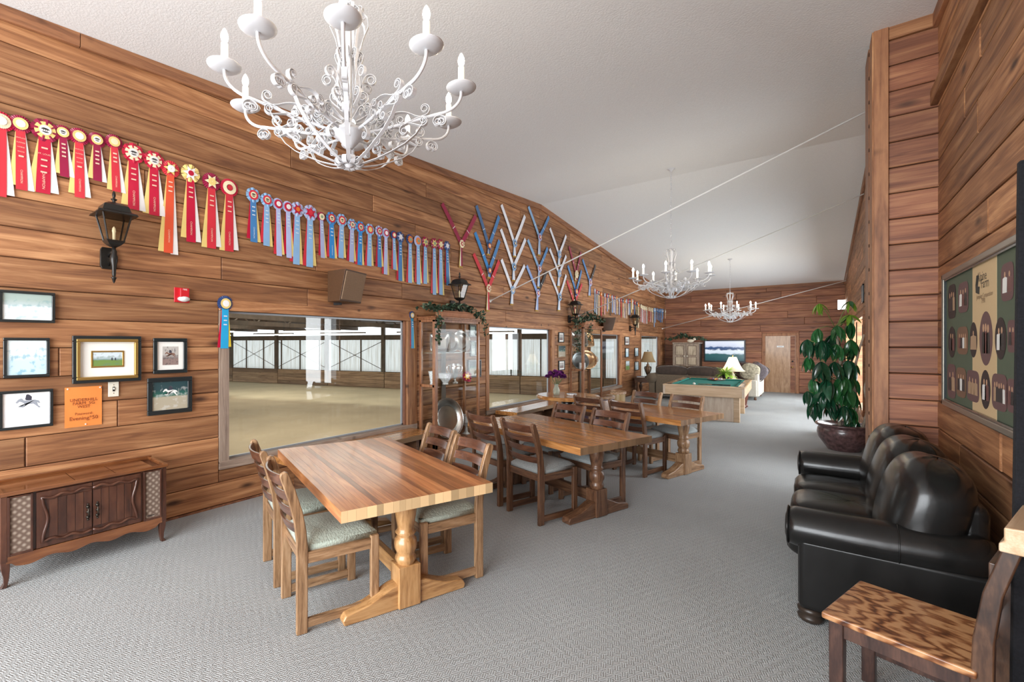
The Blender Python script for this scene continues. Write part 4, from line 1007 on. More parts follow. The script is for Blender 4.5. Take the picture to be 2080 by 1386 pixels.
# far row of small ribbons
FAR = [(190, 200, 720, LBLU), (235, 230, 740, (.5, .7, .75)), (270, 250, 760, CREAM), (325, 280, 770, RED), (405, 300, 745, PINK), (455, 310, 670, LAV), (485, 310, 630, CREAM), (520, 330, 760, BLK), (565, 350, 700, LBLU), (600, 350, 700, WHT), (630, 360, 735, LAV),
       (665, 370, 735, CREAM), (715, 400, 745, LAV), (760, 410, 800, RED), (800, 420, 805, CREAM), (840, 430, 815, WHT), (875, 430, 820, CREAM), (915, 430, 750, WHT), (945, 430, 750, LBLU), (985, 420, 700, YEL), (1005, 430, 630, WHT), (1055, 460, 760, BLU), (1100, 480, 1020, GRN),
       (1135, 510, 1025, CREAM), (1190, 540, 900, PINK), (1215, 560, 910, WHT), (1245, 570, 930, PINK), (1275, 580, 935, PINK), (1310, 590, 940, WHT), (1360, 600, 890, RED), (1400, 610, 900, PINK), (1435, 620, 910, CREAM), (1475, 620, 1010, LBLU), (1500, 620, 915, LBLU), (1540, 620, 850, BLU),
       (1575, 640, 870, AZUR), (1610, 630, 910, AZUR), (1645, 640, 910, LBLU), (1665, 640, 830, BLU), (1715, 650, 825, CREAM), (1740, 650, 825, NAVY), (1765, 650, 825, LBLU)]
CN = {LBLU: 'pale blue', CREAM: 'cream', RED: 'red', PINK: 'pink', LAV: 'lavender', BLK: 'black', WHT: 'white', YEL: 'yellow', BLU: 'blue', GRN: 'grey-green', AZUR: 'bright blue', NAVY: 'navy', (.5, .7, .75): 'aqua'}
for i, (vx, vy, vb, col) in enumerate(FAR):
    k = 180 / 1919
    side = {RED: CREAM, PINK: WHT, WHT: PINK, CREAM: RED, LBLU: WHT, LAV: YEL, BLU: LBLU, AZUR: BLU, NAVY: LBLU, BLK: YEL, YEL: WHT, GRN: CREAM}.get(col, WHT)
    rosette(1190 + vx * k, 570 + vy * k + 2, 4.3, 570 + vb * k, [LAV, CRIM, NAVY, ORC][i % 4] if i < 24 else (CREAM if i < 32 else col), None, CREAM if i < 32 else WHT, (side, col, WHT if i % 2 else YEL if i < 24 else side), '%s ribbon from the left in the far row, %s streamer' % (ordinal(i), CN[col]), 'far row of prize ribbons', 'petal', simple=True, spread=.35)
# sashes: two long arms, a rosette and a fringed tail
GS = 'crossed championship sashes'
WS, LB2 = (.78, .80, .88), (.22, .36, .70)
SASH = [((897, 414), (965, 439), (936, 496), (934.5, 541), DRED, DRED, 'crimson sash at the far left of the sash display', CREAM, CRIM), ((966.5, 418), (1012.4, 440), (991.6, 500), (990.7, 516), (.05, .13, .28), BLU, 'blue sash with an orange rosette in the top row', NAVY, ORC),
        ((1017.5, 416.5), (1065, 439), (1043.8, 495), (1043.8, 520), WS, WS, 'white sash in the top row of sashes', LBLU, NAVY), ((1072.5, 420), (1113.8, 441), (1094.5, 482.5), (1093.8, 517.5), LBLU, BLU, 'blue sash at the right end of the top row', LAV, CRIM),
        ((963.8, 472.5), (1013, 489), (992, 550), (992, 563), AZUR, BLU, 'bright blue sash with orange rosette above the red one', NAVY, ORC), ((1016.3, 466), (1066, 486), (1042, 542.5), (1042, 569), WS, WS, 'white sash in the middle row with a navy rosette', LBLU, NAVY),
        ((1071, 487.5), (1111, 504), (1093.8, 546), (1092.5, 582.5), LBLU, BLU, 'blue sash in the middle row of sashes', LAV, CRIM), ((1116, 464), (1148.8, 479), (1134.5, 517.5), (1133.8, 539), WS, WS, 'highest of the three small white sashes in a column', LBLU, LAV),
        ((1155, 501), (1178.8, 512.5), (1169.5, 557.5), (1168.8, 569), DRED, DRED, 'thin dark red sash high at the right', CREAM, CREAM), ((1182.5, 527.5), (1208.8, 539), (1197.5, 574), (1196, 601), BLU, BLK, 'blue and black sash at the right end of the display', LAV, CRIM),
        ((961, 516), (1012.5, 530), (990.5, 586), (989.5, 630), RED, RED, 'red sash with gold fringe at the lower left of the display', CREAM, CRIM), ((1017.5, 527.5), (1064.5, 540), (1039.5, 590), (1038, 617.5), WS, WS, 'white sash in the bottom row', LBLU, WHT),
        ((1068.8, 540), (1108.8, 552.5), (1091, 596), (1089, 630), LB2, BLK, 'lavender blue and black sash in the bottom row', LAV, CRIM), ((1115.5, 506), (1148.8, 520), (1134.5, 556), (1133, 581), WS, WS, 'middle of the three small white sashes in a column', LBLU, LAV),
        ((1114.5, 552.5), (1148.8, 559), (1135, 604), (1134, 630), WS, WS, 'lowest of the three small white sashes in a column', LBLU, NAVY), ((1152.5, 540), (1180, 550), (1168.8, 592.5), (1168.8, 604), BLU, BLU, 'blue sash with orange rosette between two red sashes', NAVY, ORC),
        ((1151, 571), (1181, 577.5), (1165.5, 616), (1165, 640), RED, RED, 'red sash ending behind the third lantern', CREAM, CRIM)]
FRINGE = mat('gold_fringe', (.45, .27, .05), .6)
for lt, rt, ro, tb, c1_, c2_, lab, oc, ic in SASH:
    o_ = wl(*ro); z = dep(o_); r = 8.2 * z / FPX
    t = thing('championship_sash', lab, 'ribbon', o_, PI / 2, GS)
    def loc(p): q = wl(*p); return Vector((q.y - o_.y, 0, q.z - o_.z))
    for p, col, yy in ((lt, c1_, -.012), (rt, c2_, -.016)):
        e = loc(p); d = e.normalized(); w = Vector((d.z, 0, -d.x)) * (.042)
        n = Vector((0, 1, 0)); mb = MB(); k = 6
        for i in range(k + 1):
            c = e * (i / k) + n * (yy - .006 * math.sin(i / k * PI)); 
            mb.v += [tuple(c - w), tuple(c + w), tuple(c + w - n * .002), tuple(c - w - n * .002)]
        for i in range(k):
            for a in range(4): mb.f.append((i * 4 + a, i * 4 + (a + 1) % 4, i * 4 + 4 + (a + 1) % 4, i * 4 + 4 + a))
        mb.f += [(0, 1, 2, 3), (4 * k + 3, 4 * k + 2, 4 * k + 1, 4 * k)]
        s = mb.build('sash_arm', satin(col), t)
        for f in (.42,):
            c = e * f + n * (yy - .009); mbp = MB(); ww = w * .9; dd = d * .006
            mbp.add([c - ww - dd, c + ww - dd, c + ww + dd, c - ww + dd], [(0, 1, 2, 3)]); mbp.build('print_line', WHITE, s, fix=False)
    for kind, col, sc in (('petal', oc, 1), ('star' if ic != ORC else 'disc', ic, .9), ('small', CREAM, 1)):
        o = link('rosette_' + {'petal': 'loops', 'star': 'star', 'disc': 'disc', 'small': 'button'}[kind], unit(kind, satin(col)), None, t); o.scale = (r * sc, .05, r * sc); o.location = (0, -.02, 0)
    e = loc(tb); ln = max(.05, -e.z)
    for i, (tx, col) in enumerate(((-.5, YEL if oc == CREAM else oc), (0, WHT), (.5, c1_))):
        s = ribbon_mesh(r * .55, r * .62, ln, tx * r * .7 + e.x, .012 + .002 * i).build('tail', satin(col), t)
        f = MB().box(-r * .31, r * .31, -.018, -.010, -.03, 0).build('fringe', FRINGE, s); f.location = (tx * r * .7 + e.x, -.002 * i, -ln)

# ------------------------------------------------------------------ framed pictures on the left wall
def print_mat(name, top, mid_, low, sky=.55, blot=(.2, .3, .3), amount=.5, scale=6, gloss=.6):
    """a photograph print: sky, band and ground with blotches of subject"""
    m, N, L, b = _new(name)
    tc = N.new('ShaderNodeTexCoord'); sp = N.new('ShaderNodeSeparateXYZ'); L.new(tc.outputs['Generated'], sp.inputs[0])
    nz = N.new('ShaderNodeTexNoise'); nz.inputs['Scale'].default_value = scale; nz.inputs['Detail'].default_value = 6; L.new(tc.outputs['Generated'], nz.inputs['Vector'])
    ma = N.new('ShaderNodeMath'); ma.operation = 'MULTIPLY_ADD'; ma.inputs[1].default_value = .16; L.new(nz.outputs['Fac'], ma.inputs[0]); L.new(sp.outputs[2], ma.inputs[2])
    rp = ramp(N, [(.1, low), (sky - .02, low), (sky + .04, mid_), (sky + .25, top)]); L.new(ma.outputs[0], rp.inputs[0])
    r2 = N.new('ShaderNodeMapRange'); r2.inputs[1].default_value = .54; r2.inputs[2].default_value = .62; r2.inputs[4].default_value = amount; L.new(nz.outputs['Fac'], r2.inputs[0])
    mi = N.new('ShaderNodeMix'); mi.data_type = 'RGBA'; mi.inputs['B'].default_value = (*blot, 1); L.new(r2.outputs[0], mi.inputs['Factor']); L.new(rp.outputs[0], mi.inputs['A'])
    L.new(mi.outputs['Result'], b.inputs['Base Color']); b.inputs['Roughness'].default_value = .5; b.inputs['Coat Weight'].default_value = gloss; b.inputs['Coat Roughness'].default_value = .03
    return m
FBLK = mat('frame_black', (.016, .022, .024), .25, coat=.3); FGOLD = mat('frame_gold', (.42, .27, .08), .35, .7); FWOOD = mat('frame_wood', (.28, .17, .08), .4); MATB = mat('mat_board', (.84, .84, .80), .7)
def poly_flat(pts, y, m, parent, name, sc=1.0, off=(0, 0)):
    return MB().add([(off[0] + x * sc, y, off[1] + z * sc) for x, z in pts], [tuple(range(len(pts)))]).build(name, m, parent, fix=False)
HORSE = [(-1.0, .15), (-.8, .42), (-.62, .5), (-.5, .42), (-.45, .3), (-.2, .28), (.1, .32), (.35, .30), (.6, .22), (.72, .02), (.62, -.05), (.5, .08), (.55, -.22), (.75, -.42), (.62, -.46), (.40, -.22), (.22, -.05), (-.1, -.08), (-.35, -.05), (-.55, -.22), (-.78, -.2), (-.82, -.28), (-.5, -.34), (-.32, -.12), (-.5, .1), (-.72, .22), (-.9, .06)]
def pic(px0, py0, px1, py1, label, frame_m, fw, print_m, matw=0.0, inner=None, group='framed pictures on the near left wall', tilt=0.0, horse=None, depth=.025, frame2=None):
    a, b = wl(px0, py0, .02), wl(px1, py1, .02)
    w = b.y - a.y; c = (a + b) / 2; h = a.z - b.z
    t = thing('framed_picture', label, 'picture', (XL + .006, c.y, c.z), PI / 2, group); t.rotation_euler = (0, tilt, PI / 2)
    def ring(x, z, f, d0, d1, m, name, parent):
        mb = MB()
        for p, q, r_, s in ((-x, x, z - f, z), (-x, x, -z, -z + f), (-x, -x + f, -z + f, z - f), (x - f, x, -z + f, z - f)): mb.box(p, q, -d1, -d0, r_, s)
        return mb.build(name, m, parent, bevel=min(.006, f * .25))
    fr = ring(w / 2, h / 2, fw, 0, depth, frame_m, 'frame', t)
    if frame2: ring(w / 2 - fw * .55, h / 2 - fw * .55, fw * .55, .002, depth + .006, frame2, 'inner_moulding', fr)
    iw, ih = w / 2 - fw, h / 2 - fw
    if matw:
        MB().box(-iw, iw, -.010, -.006, -ih, ih).build('mat_board', MATB, t); iw -= matw; ih -= matw * 1.0
        if inner: ring(iw + .014, ih + .014, .014, .010, .016, inner, 'fillet', t)
    o = MB().box(-iw, iw, -.012, -.0105, -ih, ih).build('print', print_m, t)
    if horse:
        hc, hs, hx, hz = horse
        poly_flat(HORSE, -.0124, hc, o, 'printed_horse', hs, (hx, hz))
        poly_flat([(-.25, .3), (.1, .3), (.12, .6), (.0, .75), (-.15, .85), (-.28, .8), (-.3, .62), (-.35, .4)], -.0126, mat('print_rider', (.05, .05, .07), .5), o, 'printed_rider', hs, (hx, hz))
    return t
P1 = print_mat('print_jump', (.35, .45, .42), (.45, .55, .56), (.78, .86, .88), .62, (.16, .34, .38), .45, 5)
P2 = print_mat('print_crowd', (.75, .85, .87), (.62, .78, .84), (.55, .75, .85), .5, (.12, .35, .48), .6, 5)
P3 = print_mat('print_page', (.86, .87, .86), (.86, .87, .87), (.84, .86, .88), .6, (.45, .42, .5), .12, 9)
P4 = print_mat('print_field', (.62, .72, .78), (.20, .30, .30), (.16, .27, .07), .50, (.14, .22, .16), .5, 4, .2)
P5 = print_mat('print_arena', (.5, .48, .45), (.22, .18, .17), (.28, .2, .18), .4, (.06, .05, .06), .6, 7, .2)
P6 = print_mat('print_show', (.02, .06, .07), (.02, .14, .10), (.45, .40, .30), .55, (.7, .72, .7), .4, 5)
g1 = mat('print_grey', (.30, .33, .38), .5); g2 = mat('print_brown', (.22, .12, .09), .5); g3 = mat('print_white', (.8, .82, .8), .5)
pic(-3, 588, 112, 657, 'black framed pale photo of horses, highest of the three at the left edge', FBLK, .022, P1)
pic(6, 686, 101, 765, 'black framed washed-out photo with blue figures, middle one at the left edge', FBLK, .022, P2)
pic(-3, 796, 108, 865, 'black framed white page with a small racing horse drawing, lowest at the left edge', FBLK, .022, P3, horse=(g1, .085, .02, .045))
f4 = pic(146, 682, 286, 773, 'gold and black framed meadow picture with riders and wide white mat', FBLK, .048, P4, .095, FGOLD, frame2=FGOLD, depth=.035)
pic(311, 687, 380, 757, 'small black framed picture of a jumping horse with white mat, above the dark show photo', FBLK, .035, P5, .045, horse=(g2, .055, .005, .01))
pic(299, 769, 390, 836, 'wide black framed dark green photo of a white jumping horse', FBLK, .042, P6, horse=(g3, .075, .01, .03))
for xx, zz, s in ((-.115, -.012, .016), (.03, -.012, .018), (.055, -.012, .016)):
    for ch in f4.children:
        if ch.name.startswith('print'): poly_flat([(-.35, 0), (.35, 0), (.3, .9), (.1, 1.5), (-.15, 1.4), (-.3, .9)], -.0125, mat('print_rider', (.05, .05, .07), .5), ch, 'printed_rider', s, (xx, zz))
SG = 'small framed pictures between the windows'
for k, (a, b_, c, d, m, lab, pm_) in enumerate(((1135, 675, 1145.5, 696, FBLK, 'small black frame with white mat, top of three right of the second window', P5), (1133.5, 701.5, 1149, 726, FWOOD, 'small pale wooden frame, middle of three right of the second window', P6), (1135, 733, 1147, 752, FBLK, 'small black frame with white mat, lowest of three right of the second window', P5),
        (1269.5, 684, 1278, 701, FBLK, 'tiny black frame above four others, right of the third window', P5), (1270.5, 707.5, 1277, 726, FBLK, 'tiny narrow black frame in the middle left, right of the third window', P2), (1289.5, 706.5, 1296.5, 724, FBLK, 'tiny black frame in the middle right, left of the last window', P2),
        (1270.5, 733, 1279, 752, FWOOD, 'tiny grey-green frame at the lower left, right of the third window', P4), (1289.5, 735, 1297, 752, FBLK, 'tiny blue picture in black frame at the lower right, left of the last window', P2))):
    pic(a, b_, c, d, lab, m, .02, pm_, .035 if k in (0, 2, 3) else 0, None, SG)
for k, (a, b_, c, d, lab) in enumerate(((953.5, 660, 967.5, 685, 'pale photo in black frame behind the glass cabinet, highest'), (955.5, 691.5, 967.5, 724, 'pale photo in black frame behind the glass cabinet, middle'), (951, 731.5, 977, 765.5, 'dark framed photo of a white horse behind the glass cabinet, lowest'))):
    pic(a, b_, c, d, lab, FBLK, .03, P1 if k < 2 else P6, 0, None, 'pictures behind the glass cabinet')
# switch plate, orange notice, fire alarm, outlet
a, b_ = wl(219.5, 775.5), wl(241, 805)
t = thing('switch_plate', 'ivory light switch plate under the gold framed picture', 'switch', (XL + .006, (a.y + b_.y) / 2, (a.z + b_.z) / 2), PI / 2)
IV = mat('ivory', (.72, .70, .60), .4); w, h = (b_.y - a.y) / 2, (a.z - b_.z) / 2
MB().box(-w, w, -.008, 0, -h, h).build('plate', IV, t, bevel=.003)
MB().box(-.008, .008, -.012, -.007, -.02, .02).build('surround', BLACK, t); MB().box(-.005, .005, -.02, -.010, -.004, .012).build('toggle', IV, t, bevel=.001)
for zz in (-h * .55, h * .55): MB().box(-.003, .003, -.010, -.007, zz - .003, zz + .003).build('screw', BRASS, t)
a, b_ = wl(131, 788), wl(206.5, 862)
t = thing('notice_sheet', 'orange paper notice with small dark lettering under the gold frame', 'notice', (XL + .007, (a.y + b_.y) / 2, (a.z + b_.z) / 2), PI / 2)
w, h = (b_.y - a.y) / 2, (a.z - b_.z) / 2
OR_ = mat('orange_paper', (.80, .25, .055), .7)
MB().grid(6, 6, lambda u, v: Vector(((u - .5) * 2 * w, -.004 - .012 * (u * (1 - u)) * v, (v - .5) * 2 * h))).build('paper', OR_, t, fix=False)
BRN = mat('brown_ink', (.18, .035, .012), .6)
for wd, sz, zz in (('UNDERHILL', .036, .34), ('FARM_5G', .036, .17), ('WEST', .034, .0), ('Password:', .030, -.35), ('Evening*50', .044, -.58)): text(wd, sz, BRN, t, (0, -.0115, h * zz))
for xx, zz in ((-.85, .92), (.9, .92), (.1, -.9)): o = MB().lathe([(.006, 0), (.006, .004), (0, .006)], 8, Matrix.Rotation(R(90), 4, 'X')).build('pin', WHITE, t); o.location = (xx * w, -.006, zz * h)
a, b_ = wl(353, 583.5), wl(384.5, 616)
t = thing('fire_alarm', 'red fire alarm strobe on the wall left of the big window', 'alarm', (XL + .006, (a.y + b_.y) / 2, (a.z + b_.z) / 2), PI / 2)
w, h = (b_.y - a.y) / 2, (a.z - b_.z) / 2; AR = mat('alarm_red', (.55, .015, .025), .35)
MB().box(-w, w, -.012, 0, -h, h).build('back_plate', AR, t, bevel=.008)
MB().box(-w * .45, w * .75, -.055, -.01, -h * .3, h * .9).build('horn', AR, t, bevel=.008)
MB().lathe([(.055, 0), (.052, .03), (.035, .05), (0, .056)], 16, Matrix.Translation((w * .15, -.012, -h * .52)) @ Matrix.Rotation(R(90), 4, 'X') @ Matrix.Diagonal((1, .55, 1, 1))).build('strobe', mat('strobe_lens', (.75, .75, .75), .1, coat=1), t, smooth=True)
text('FIRE', .022, WHITE, t, (w * .15, -.0560, h * .7))

# ------------------------------------------------------------------ wall lanterns and speakers
LGL = glass('lantern_glass', (.72, .72, .68), .9)
BRZ = mat('bronze_black', (.02, .018, .016), .32, .4)
def lantern(px, py, H_, label, arm=.17):
    """px, py = middle of the glass, H_ = height of the whole fitting in metres"""
    p = at_x(px, py, XL + arm); k = H_ / .98
    t = thing('wall_lantern', label, 'lamp', (XL + .006, p.y, p.z), PI / 2, 'black wall lanterns'); t.scale = (k, k, k)
    A = arm / k
    fr = lambda z, r: [(-r, z), (r, z)]
    def rect_ring(z0, r0, z1, r1): return MB().add([(sx * r0, -A + sy * r0, z0) for sx, sy in ((-1, -1), (1, -1), (1, 1), (-1, 1))] + [(sx * r1, -A + sy * r1, z1) for sx, sy in ((-1, -1), (1, -1), (1, 1), (-1, 1))], [(0, 1, 5, 4), (1, 2, 6, 5), (2, 3, 7, 6), (3, 0, 4, 7), (3, 2, 1, 0), (4, 5, 6, 7)])
    rf = MB(); prev = None
    for z0, r0, z1, r1 in ((.135, .175, .155, .165), (.155, .165, .175, .125), (.175, .125, .235, .105), (.235, .105, .265, .06), (.265, .06, .27, .03)):
        q = rect_ring(z0, r0, z1, r1); rf.add(q.v, q.f)
    rf.build('roof', BRZ, t)
    MB().lathe([(.02, .268), (.02, .28), (.012, .29), (.026, .305), (.03, .312), (.012, .32), (.012, .335), (.018, .355), (.012, .385), (.0, .405)], 12, Matrix.Translation((0, -A, 0))).build('finial', BRZ, t, smooth=True)
    for sx, sy in ((-1, -1), (1, -1), (1, 1), (-1, 1)):
        MB().tube([(sx * .07, -A + sy * .07, -.13), (sx * .125, -A + sy * .125, .14)], .009, 5).build('corner_bar', BRZ, t)
    for q in range(4):
        M = Matrix.Translation((0, -A, 0)) @ Matrix.Rotation(q * PI / 2, 4, 'Z')
        MB().add([M @ Vector(v) for v in ((-.07, -.07, -.125), (.07, -.07, -.125), (.122, -.122, .135), (-.122, -.122, .135))], [(0, 1, 2, 3)]).build('pane', LGL, t, fix=False)
    cup = MB(); 
    for z0, r0, z1, r1 in ((-.145, .072, -.125, .082), (-.165, .055, -.145, .072), (-.185, .03, -.165, .055)):
        q = rect_ring(z0, r0, z1, r1); cup.add(q.v, q.f)
    cup.build('cup', BRZ, t)
    MB().lathe([(.0, -.125), (.012, -.12), (.014, -.04), (.018, -.02), (.014, .01), (.0, .03)], 10, Matrix.Translation((0, -A, 0))).build('candle_bulb', mat('dim_bulb', (.8, .7, .5), .4, emit=(1, .8, .5), estr=.35), t, smooth=True)
    MB().lathe([(.0, -.57), (.012, -.55), (.018, -.52), (.028, -.51), (.012, -.50), (.018, -.48), (.02, -.40), (.036, -.33), (.036, -.29), (.022, -.25), (.018, -.235), (.018, -.185)], 12, Matrix.Translation((0, -A, 0))).build('tail_stem', BRZ, t, smooth=True)
    MB().prism([(-.06, -.10), (.06, -.10), (.075, -.07), (.075, .10), (.06, .13), (-.06, .13), (-.075, .10), (-.075, -.07)], -.035, 0, lambda a, q, u: (a, u, q - .30)).build('back_plate', BRZ, t, bevel=.006)
    MB().tube([(0, -.03, -.26), (0, -A * .5, -.235), (0, -A, -.24)], .016, 8).tube([(0, -.03, -.36), (0, -A * .6, -.30), (0, -A, -.27)], .010, 8).build('arm', BRZ, t, smooth=True)
    return t
lantern(231, 466, .80, 'black wall lantern under the red rosettes, nearest the camera')
lantern(933, 593, .80, 'black wall lantern rising behind the ivy on the first glass cabinet')
lantern(1168.5, 629, .80, 'black wall lantern between the red sash and the second cabinet')
lantern(1290, 653, .80, 'small far black wall lantern under the far row of ribbons')
SPK = mat('speaker_vinyl', (.085, .04, .018), .45, noise=.1, scale=30); SPG = mat('speaker_cloth', (.27, .18, .115), .9, noise=.2, scale=160, bump=.4)
def speaker(corners, label):
    """local box tilted and turned away from the wall"""
    (px, py), wdt, hgt, yaw = corners
    p = at_x(px, py, XL + .16)
    t = thing('wall_speaker', label, 'speaker', p, PI / 2 + yaw, 'brown wall speakers')
    tl = R(10)
    def T(x, y, z): return (x, y * math.cos(tl) - z * math.sin(tl) * .5, z)
    prof = [(-.14, -hgt / 2), (.12, -hgt / 2), (.12, hgt / 2), (-.07, hgt / 2)]
    prof = [(-.10, -hgt / 2), (.13, -hgt / 2), (.13, hgt / 2), (-.19, hgt / 2)]
    MB().prism(prof, -wdt / 2, wdt / 2, lambda a, q, u: (u * (1 if a < 0 else .72), a, q)).build('cabinet', SPK, t, bevel=.006)
    MB().prism([(-.115, -hgt / 2 + .02), (-.098, -hgt / 2 + .02), (-.182, hgt / 2 - .02), (-.199, hgt / 2 - .02)], -wdt / 2 + .02, wdt / 2 - .02, lambda a, q, u: (u, a, q)).build('grille', SPG, t, bevel=.004)
    MB().box(-.02, .02, .05, .15, -hgt / 2 - .03, -hgt / 2 + .01).build('bracket', BLACK, t)
speaker(((699, 584), .46, .385, R(16)), 'brown wall speaker above the big first window')
speaker(((1233, 659), .50, .36, R(30)), 'brown wall speaker beside the ivy on the second cabinet')
# ------------------------------------------------------------------ glass display cabinets
CABW = wood('cabinet_wood', (.15, .055, .024), (.28, .115, .05), (.40, .19, .09), stretch=(8, 8, .9), rough=.35, coat=.3, var=.06, bump=.05)
CGL = glass('cabinet_glass', (.97, .98, .97), .3)
LEAF = mat('ivy_leaf', (.028, .062, .034), .45, noise=.45, scale=9, var=.25); LEAF2 = mat('pale_ivy_leaf', (.13, .19, .12), .55, noise=.35, scale=9)
def leafs(path, n, size, spread, seed, up=.4):
    """leaves scattered along a garland path"""
    rnd = random.Random(seed); mb = MB()
    seg = [(path[i], path[i + 1]) for i in range(len(path) - 1)]; ls = [(b - a).length for a, b in seg]; tot = sum(ls)
    for _ in range(n):
        u = rnd.random() * tot
        for (a, b), l in zip(seg, ls):
            if u <= l: break
            u -= l
        p = a.lerp(b, min(1, u / l)) + Vector((rnd.gauss(0, spread), rnd.gauss(0, spread), abs(rnd.gauss(0, spread * up))))
        q = Matrix.Rotation(rnd.uniform(0, 6.3), 3, 'Z') @ Matrix.Rotation(rnd.uniform(-1.2, 1.2), 3, 'X') @ Matrix.Rotation(rnd.uniform(-.8, .8), 3, 'Y')
        s = size * rnd.uniform(.7, 1.25)
        pts = [(0, 0, 0), (.42, .30, .08), (.30, .62, .1), (0, 1.05, -.08), (-.30, .62, .1), (-.42, .30, .08), (0, .5, -.05)]
        mb.add([p + q @ (Vector(v) * s) for v in pts], [(0, 1, 6), (1, 2, 6), (2, 3, 6), (3, 4, 6), (4, 5, 6), (5, 0, 6)])
    return mb
def garland(label, path, n, size, spread, seed, group=None, flower=None):
    path = [Vector(p) for p in path]
    t = thing('ivy_garland', label, 'plant', path[len(path) // 2], 0, group)
    o = path[len(path) // 2]; rel = [p - o for p in path]
    MB().tube(rel, .006, 5).build('vine', mat('vine', (.06, .045, .02), .7), t)
    a = leafs(rel, int(n * .72), size, spread, seed).build('foliage', LEAF, t, fix=False); a['kind'] = 'stuff'
    a = leafs(rel, int(n * .28), size * .85, spread * 1.1, seed + 1).build('pale_foliage', LEAF2, t, fix=False); a['kind'] = 'stuff'
    return t
def cabinet(label, y0, y1, x1, H_, shelves, mid):
    x0 = XL + .03; t = thing('display_cabinet', label, 'cabinet', ((x0 + x1) / 2, (y0 + y1) / 2, 0), 0, 'glass trophy cabinets')
    hx, hy = (x1 - x0) / 2, (y1 - y0) / 2; pw = .035
    def P(name, a, m=CABW, bevel=.004, parent=None): return a.build(name, m, parent or t, bevel=bevel)
    for sx in (-1, 1):
        for sy in (-1, 1):
            w = pw * (1.7 if sx > 0 and sy < 0 else 1.2)
            P('post', MB().box(sx * hx - (w if sx > 0 else 0), sx * hx + (0 if sx > 0 else w), sy * hy - (w if sy > 0 else 0), sy * hy + (0 if sy > 0 else w), .09, H_ - .05))
    P('plinth', MB().box(-hx - .015, hx + .015, -hy - .015, hy + .015, 0, .10), bevel=.01)
    P('floor_board', MB().box(-hx, hx, -hy, hy, .10, .20))
    cr = MB()
    for z0, z1, e in ((H_ - .085, H_ - .045, 0), (H_ - .045, H_ - .02, .012), (H_ - .02, H_, .028)): cr.box(-hx - e, hx + e, -hy - e, hy + e, z0, z1)
    P('cornice', cr)
    P('side_rail', MB().box(-hx + .02, hx - .02, -hy, -hy + .03, mid - .022, mid + .022))
    P('back_post', MB().box(-hx, -hx + .02, -.05, .05, .2, H_ - .08), mat('cabinet_back', (.10, .07, .05), .5))
    for z in shelves: P('shelf', MB().box(-hx + .015, hx - .03, -hy + .02, hy - .02, z - .004, z + .004), glass('shelf_glass', (.86, .93, .90), .9), 0)
    P('pane', MB().box(hx - .02, hx - .016, -hy + .03, hy - .03, .2, H_ - .085), CGL, 0)
    P('pane', MB().box(-hx + .03, hx - .03, -hy + .012, -hy + .016, .2, H_ - .085), CGL, 0)
    P('pane', MB().box(-hx + .03, hx - .03, hy - .016, hy - .012, .2, H_ - .085), CGL, 0)
    return t, hx, hy
c1x, c1y0, c1y1, c1h = -4.47, 5.20, 6.36, 2.12
cab1, hx1, hy1 = cabinet('tall glass trophy cabinet with silver trays, between the two nearest windows', c1y0, c1y1, c1x, c1h, (1.06, 1.56), 1.06)
c2x, c2y0, c2y1, c2h = -4.45, 10.72, 11.95, 2.16
cab2, hx2, hy2 = cabinet('farther glass trophy cabinet with copper coloured trays, beside the third window', c2y0, c2y1, c2x, c2h, (1.06, 1.62), 1.06)
TRAYM = mat('silver_tray', (.50, .49, .47), .22, 1.0, noise=.12, scale=6); COPM = mat('copper_tray', (.60, .36, .20), .25, 1.0, noise=.12, scale=6); CRY = mat('cut_glass', (.80, .83, .86), .06, 0, coat=.6, noise=.3, scale=60, bump=.4)
def tray(label, loc, r, sq=1.0, m=None, rz_=0.0, lean=R(76), square=False, group='silver trays in the cabinets', handles=False):
    m = m or TRAYM
    t = thing('serving_tray', label, 'tray', loc, rz_, group)
    M = Matrix.Rotation(lean, 4, 'X')
    n = 36
    def rad(a): return 1.0 if not square else min(1 / max(abs(math.cos(a)), 1e-3), 1 / max(abs(math.sin(a)), 1e-3)) ** .82
    mb = MB(); prof = [(.0, .0), (.62, .0), (.68, .004), (.72, .016), (.94, .024), (1.0, .032), (1.0, .026), (.72, .008), (.6, -.006), (.0, -.006)]
    vs = []
    for k, z in prof:
        for i in range(n):
            a = 2 * PI * i / n; q = rad(a); vs.append(M @ Vector((r * k * q * sq * math.cos(a), r + r * k * q * math.sin(a) - r, z)) + Vector((0, 0, r * math.sin(lean))))
    fs = [(k * n + i, k * n + (i + 1) % n, (k + 1) * n + (i + 1) % n, (k + 1) * n + i) for k in range(len(prof) - 1) for i in range(n)]
    mb.add(vs, fs).build('dish', m, t, smooth=True)
    rim = MB().tube([M @ Vector((r * rad(a) * sq * math.cos(a), r * rad(a) * math.sin(a), .03)) + Vector((0, 0, r * math.sin(lean))) for a in [2 * PI * i / n for i in range(n)]], .006, 6, closed=True)
    rim.build('rim', m, t, smooth=True)
    if handles:
        for s in (-1, 1):
            MB().tube([M @ Vector((s * r * sq * (1.0 + .12 * math.sin(q)), r * .28 * math.cos(q), .03)) + Vector((0, 0, r * math.sin(lean))) for q in [PI * k / 8 for k in range(9)]], .007, 6).build('handle', m, t, smooth=True)
    return t
ZL = .20
tray('square golden-lit silver tray on the top shelf of the first cabinet', (-4.60, 5.46, 1.566), .155, 1.0, TRAYM, R(52), square=True)
tray('round silver tray with ornate edge on the top shelf of the first cabinet', (-4.64, 6.05, 1.566), .18, 1.0, TRAYM, R(75))
tray('plain silver tray behind another, far side of the top shelf in the first cabinet', (-4.68, 5.80, 1.566), .165, 1.0, TRAYM, R(62))
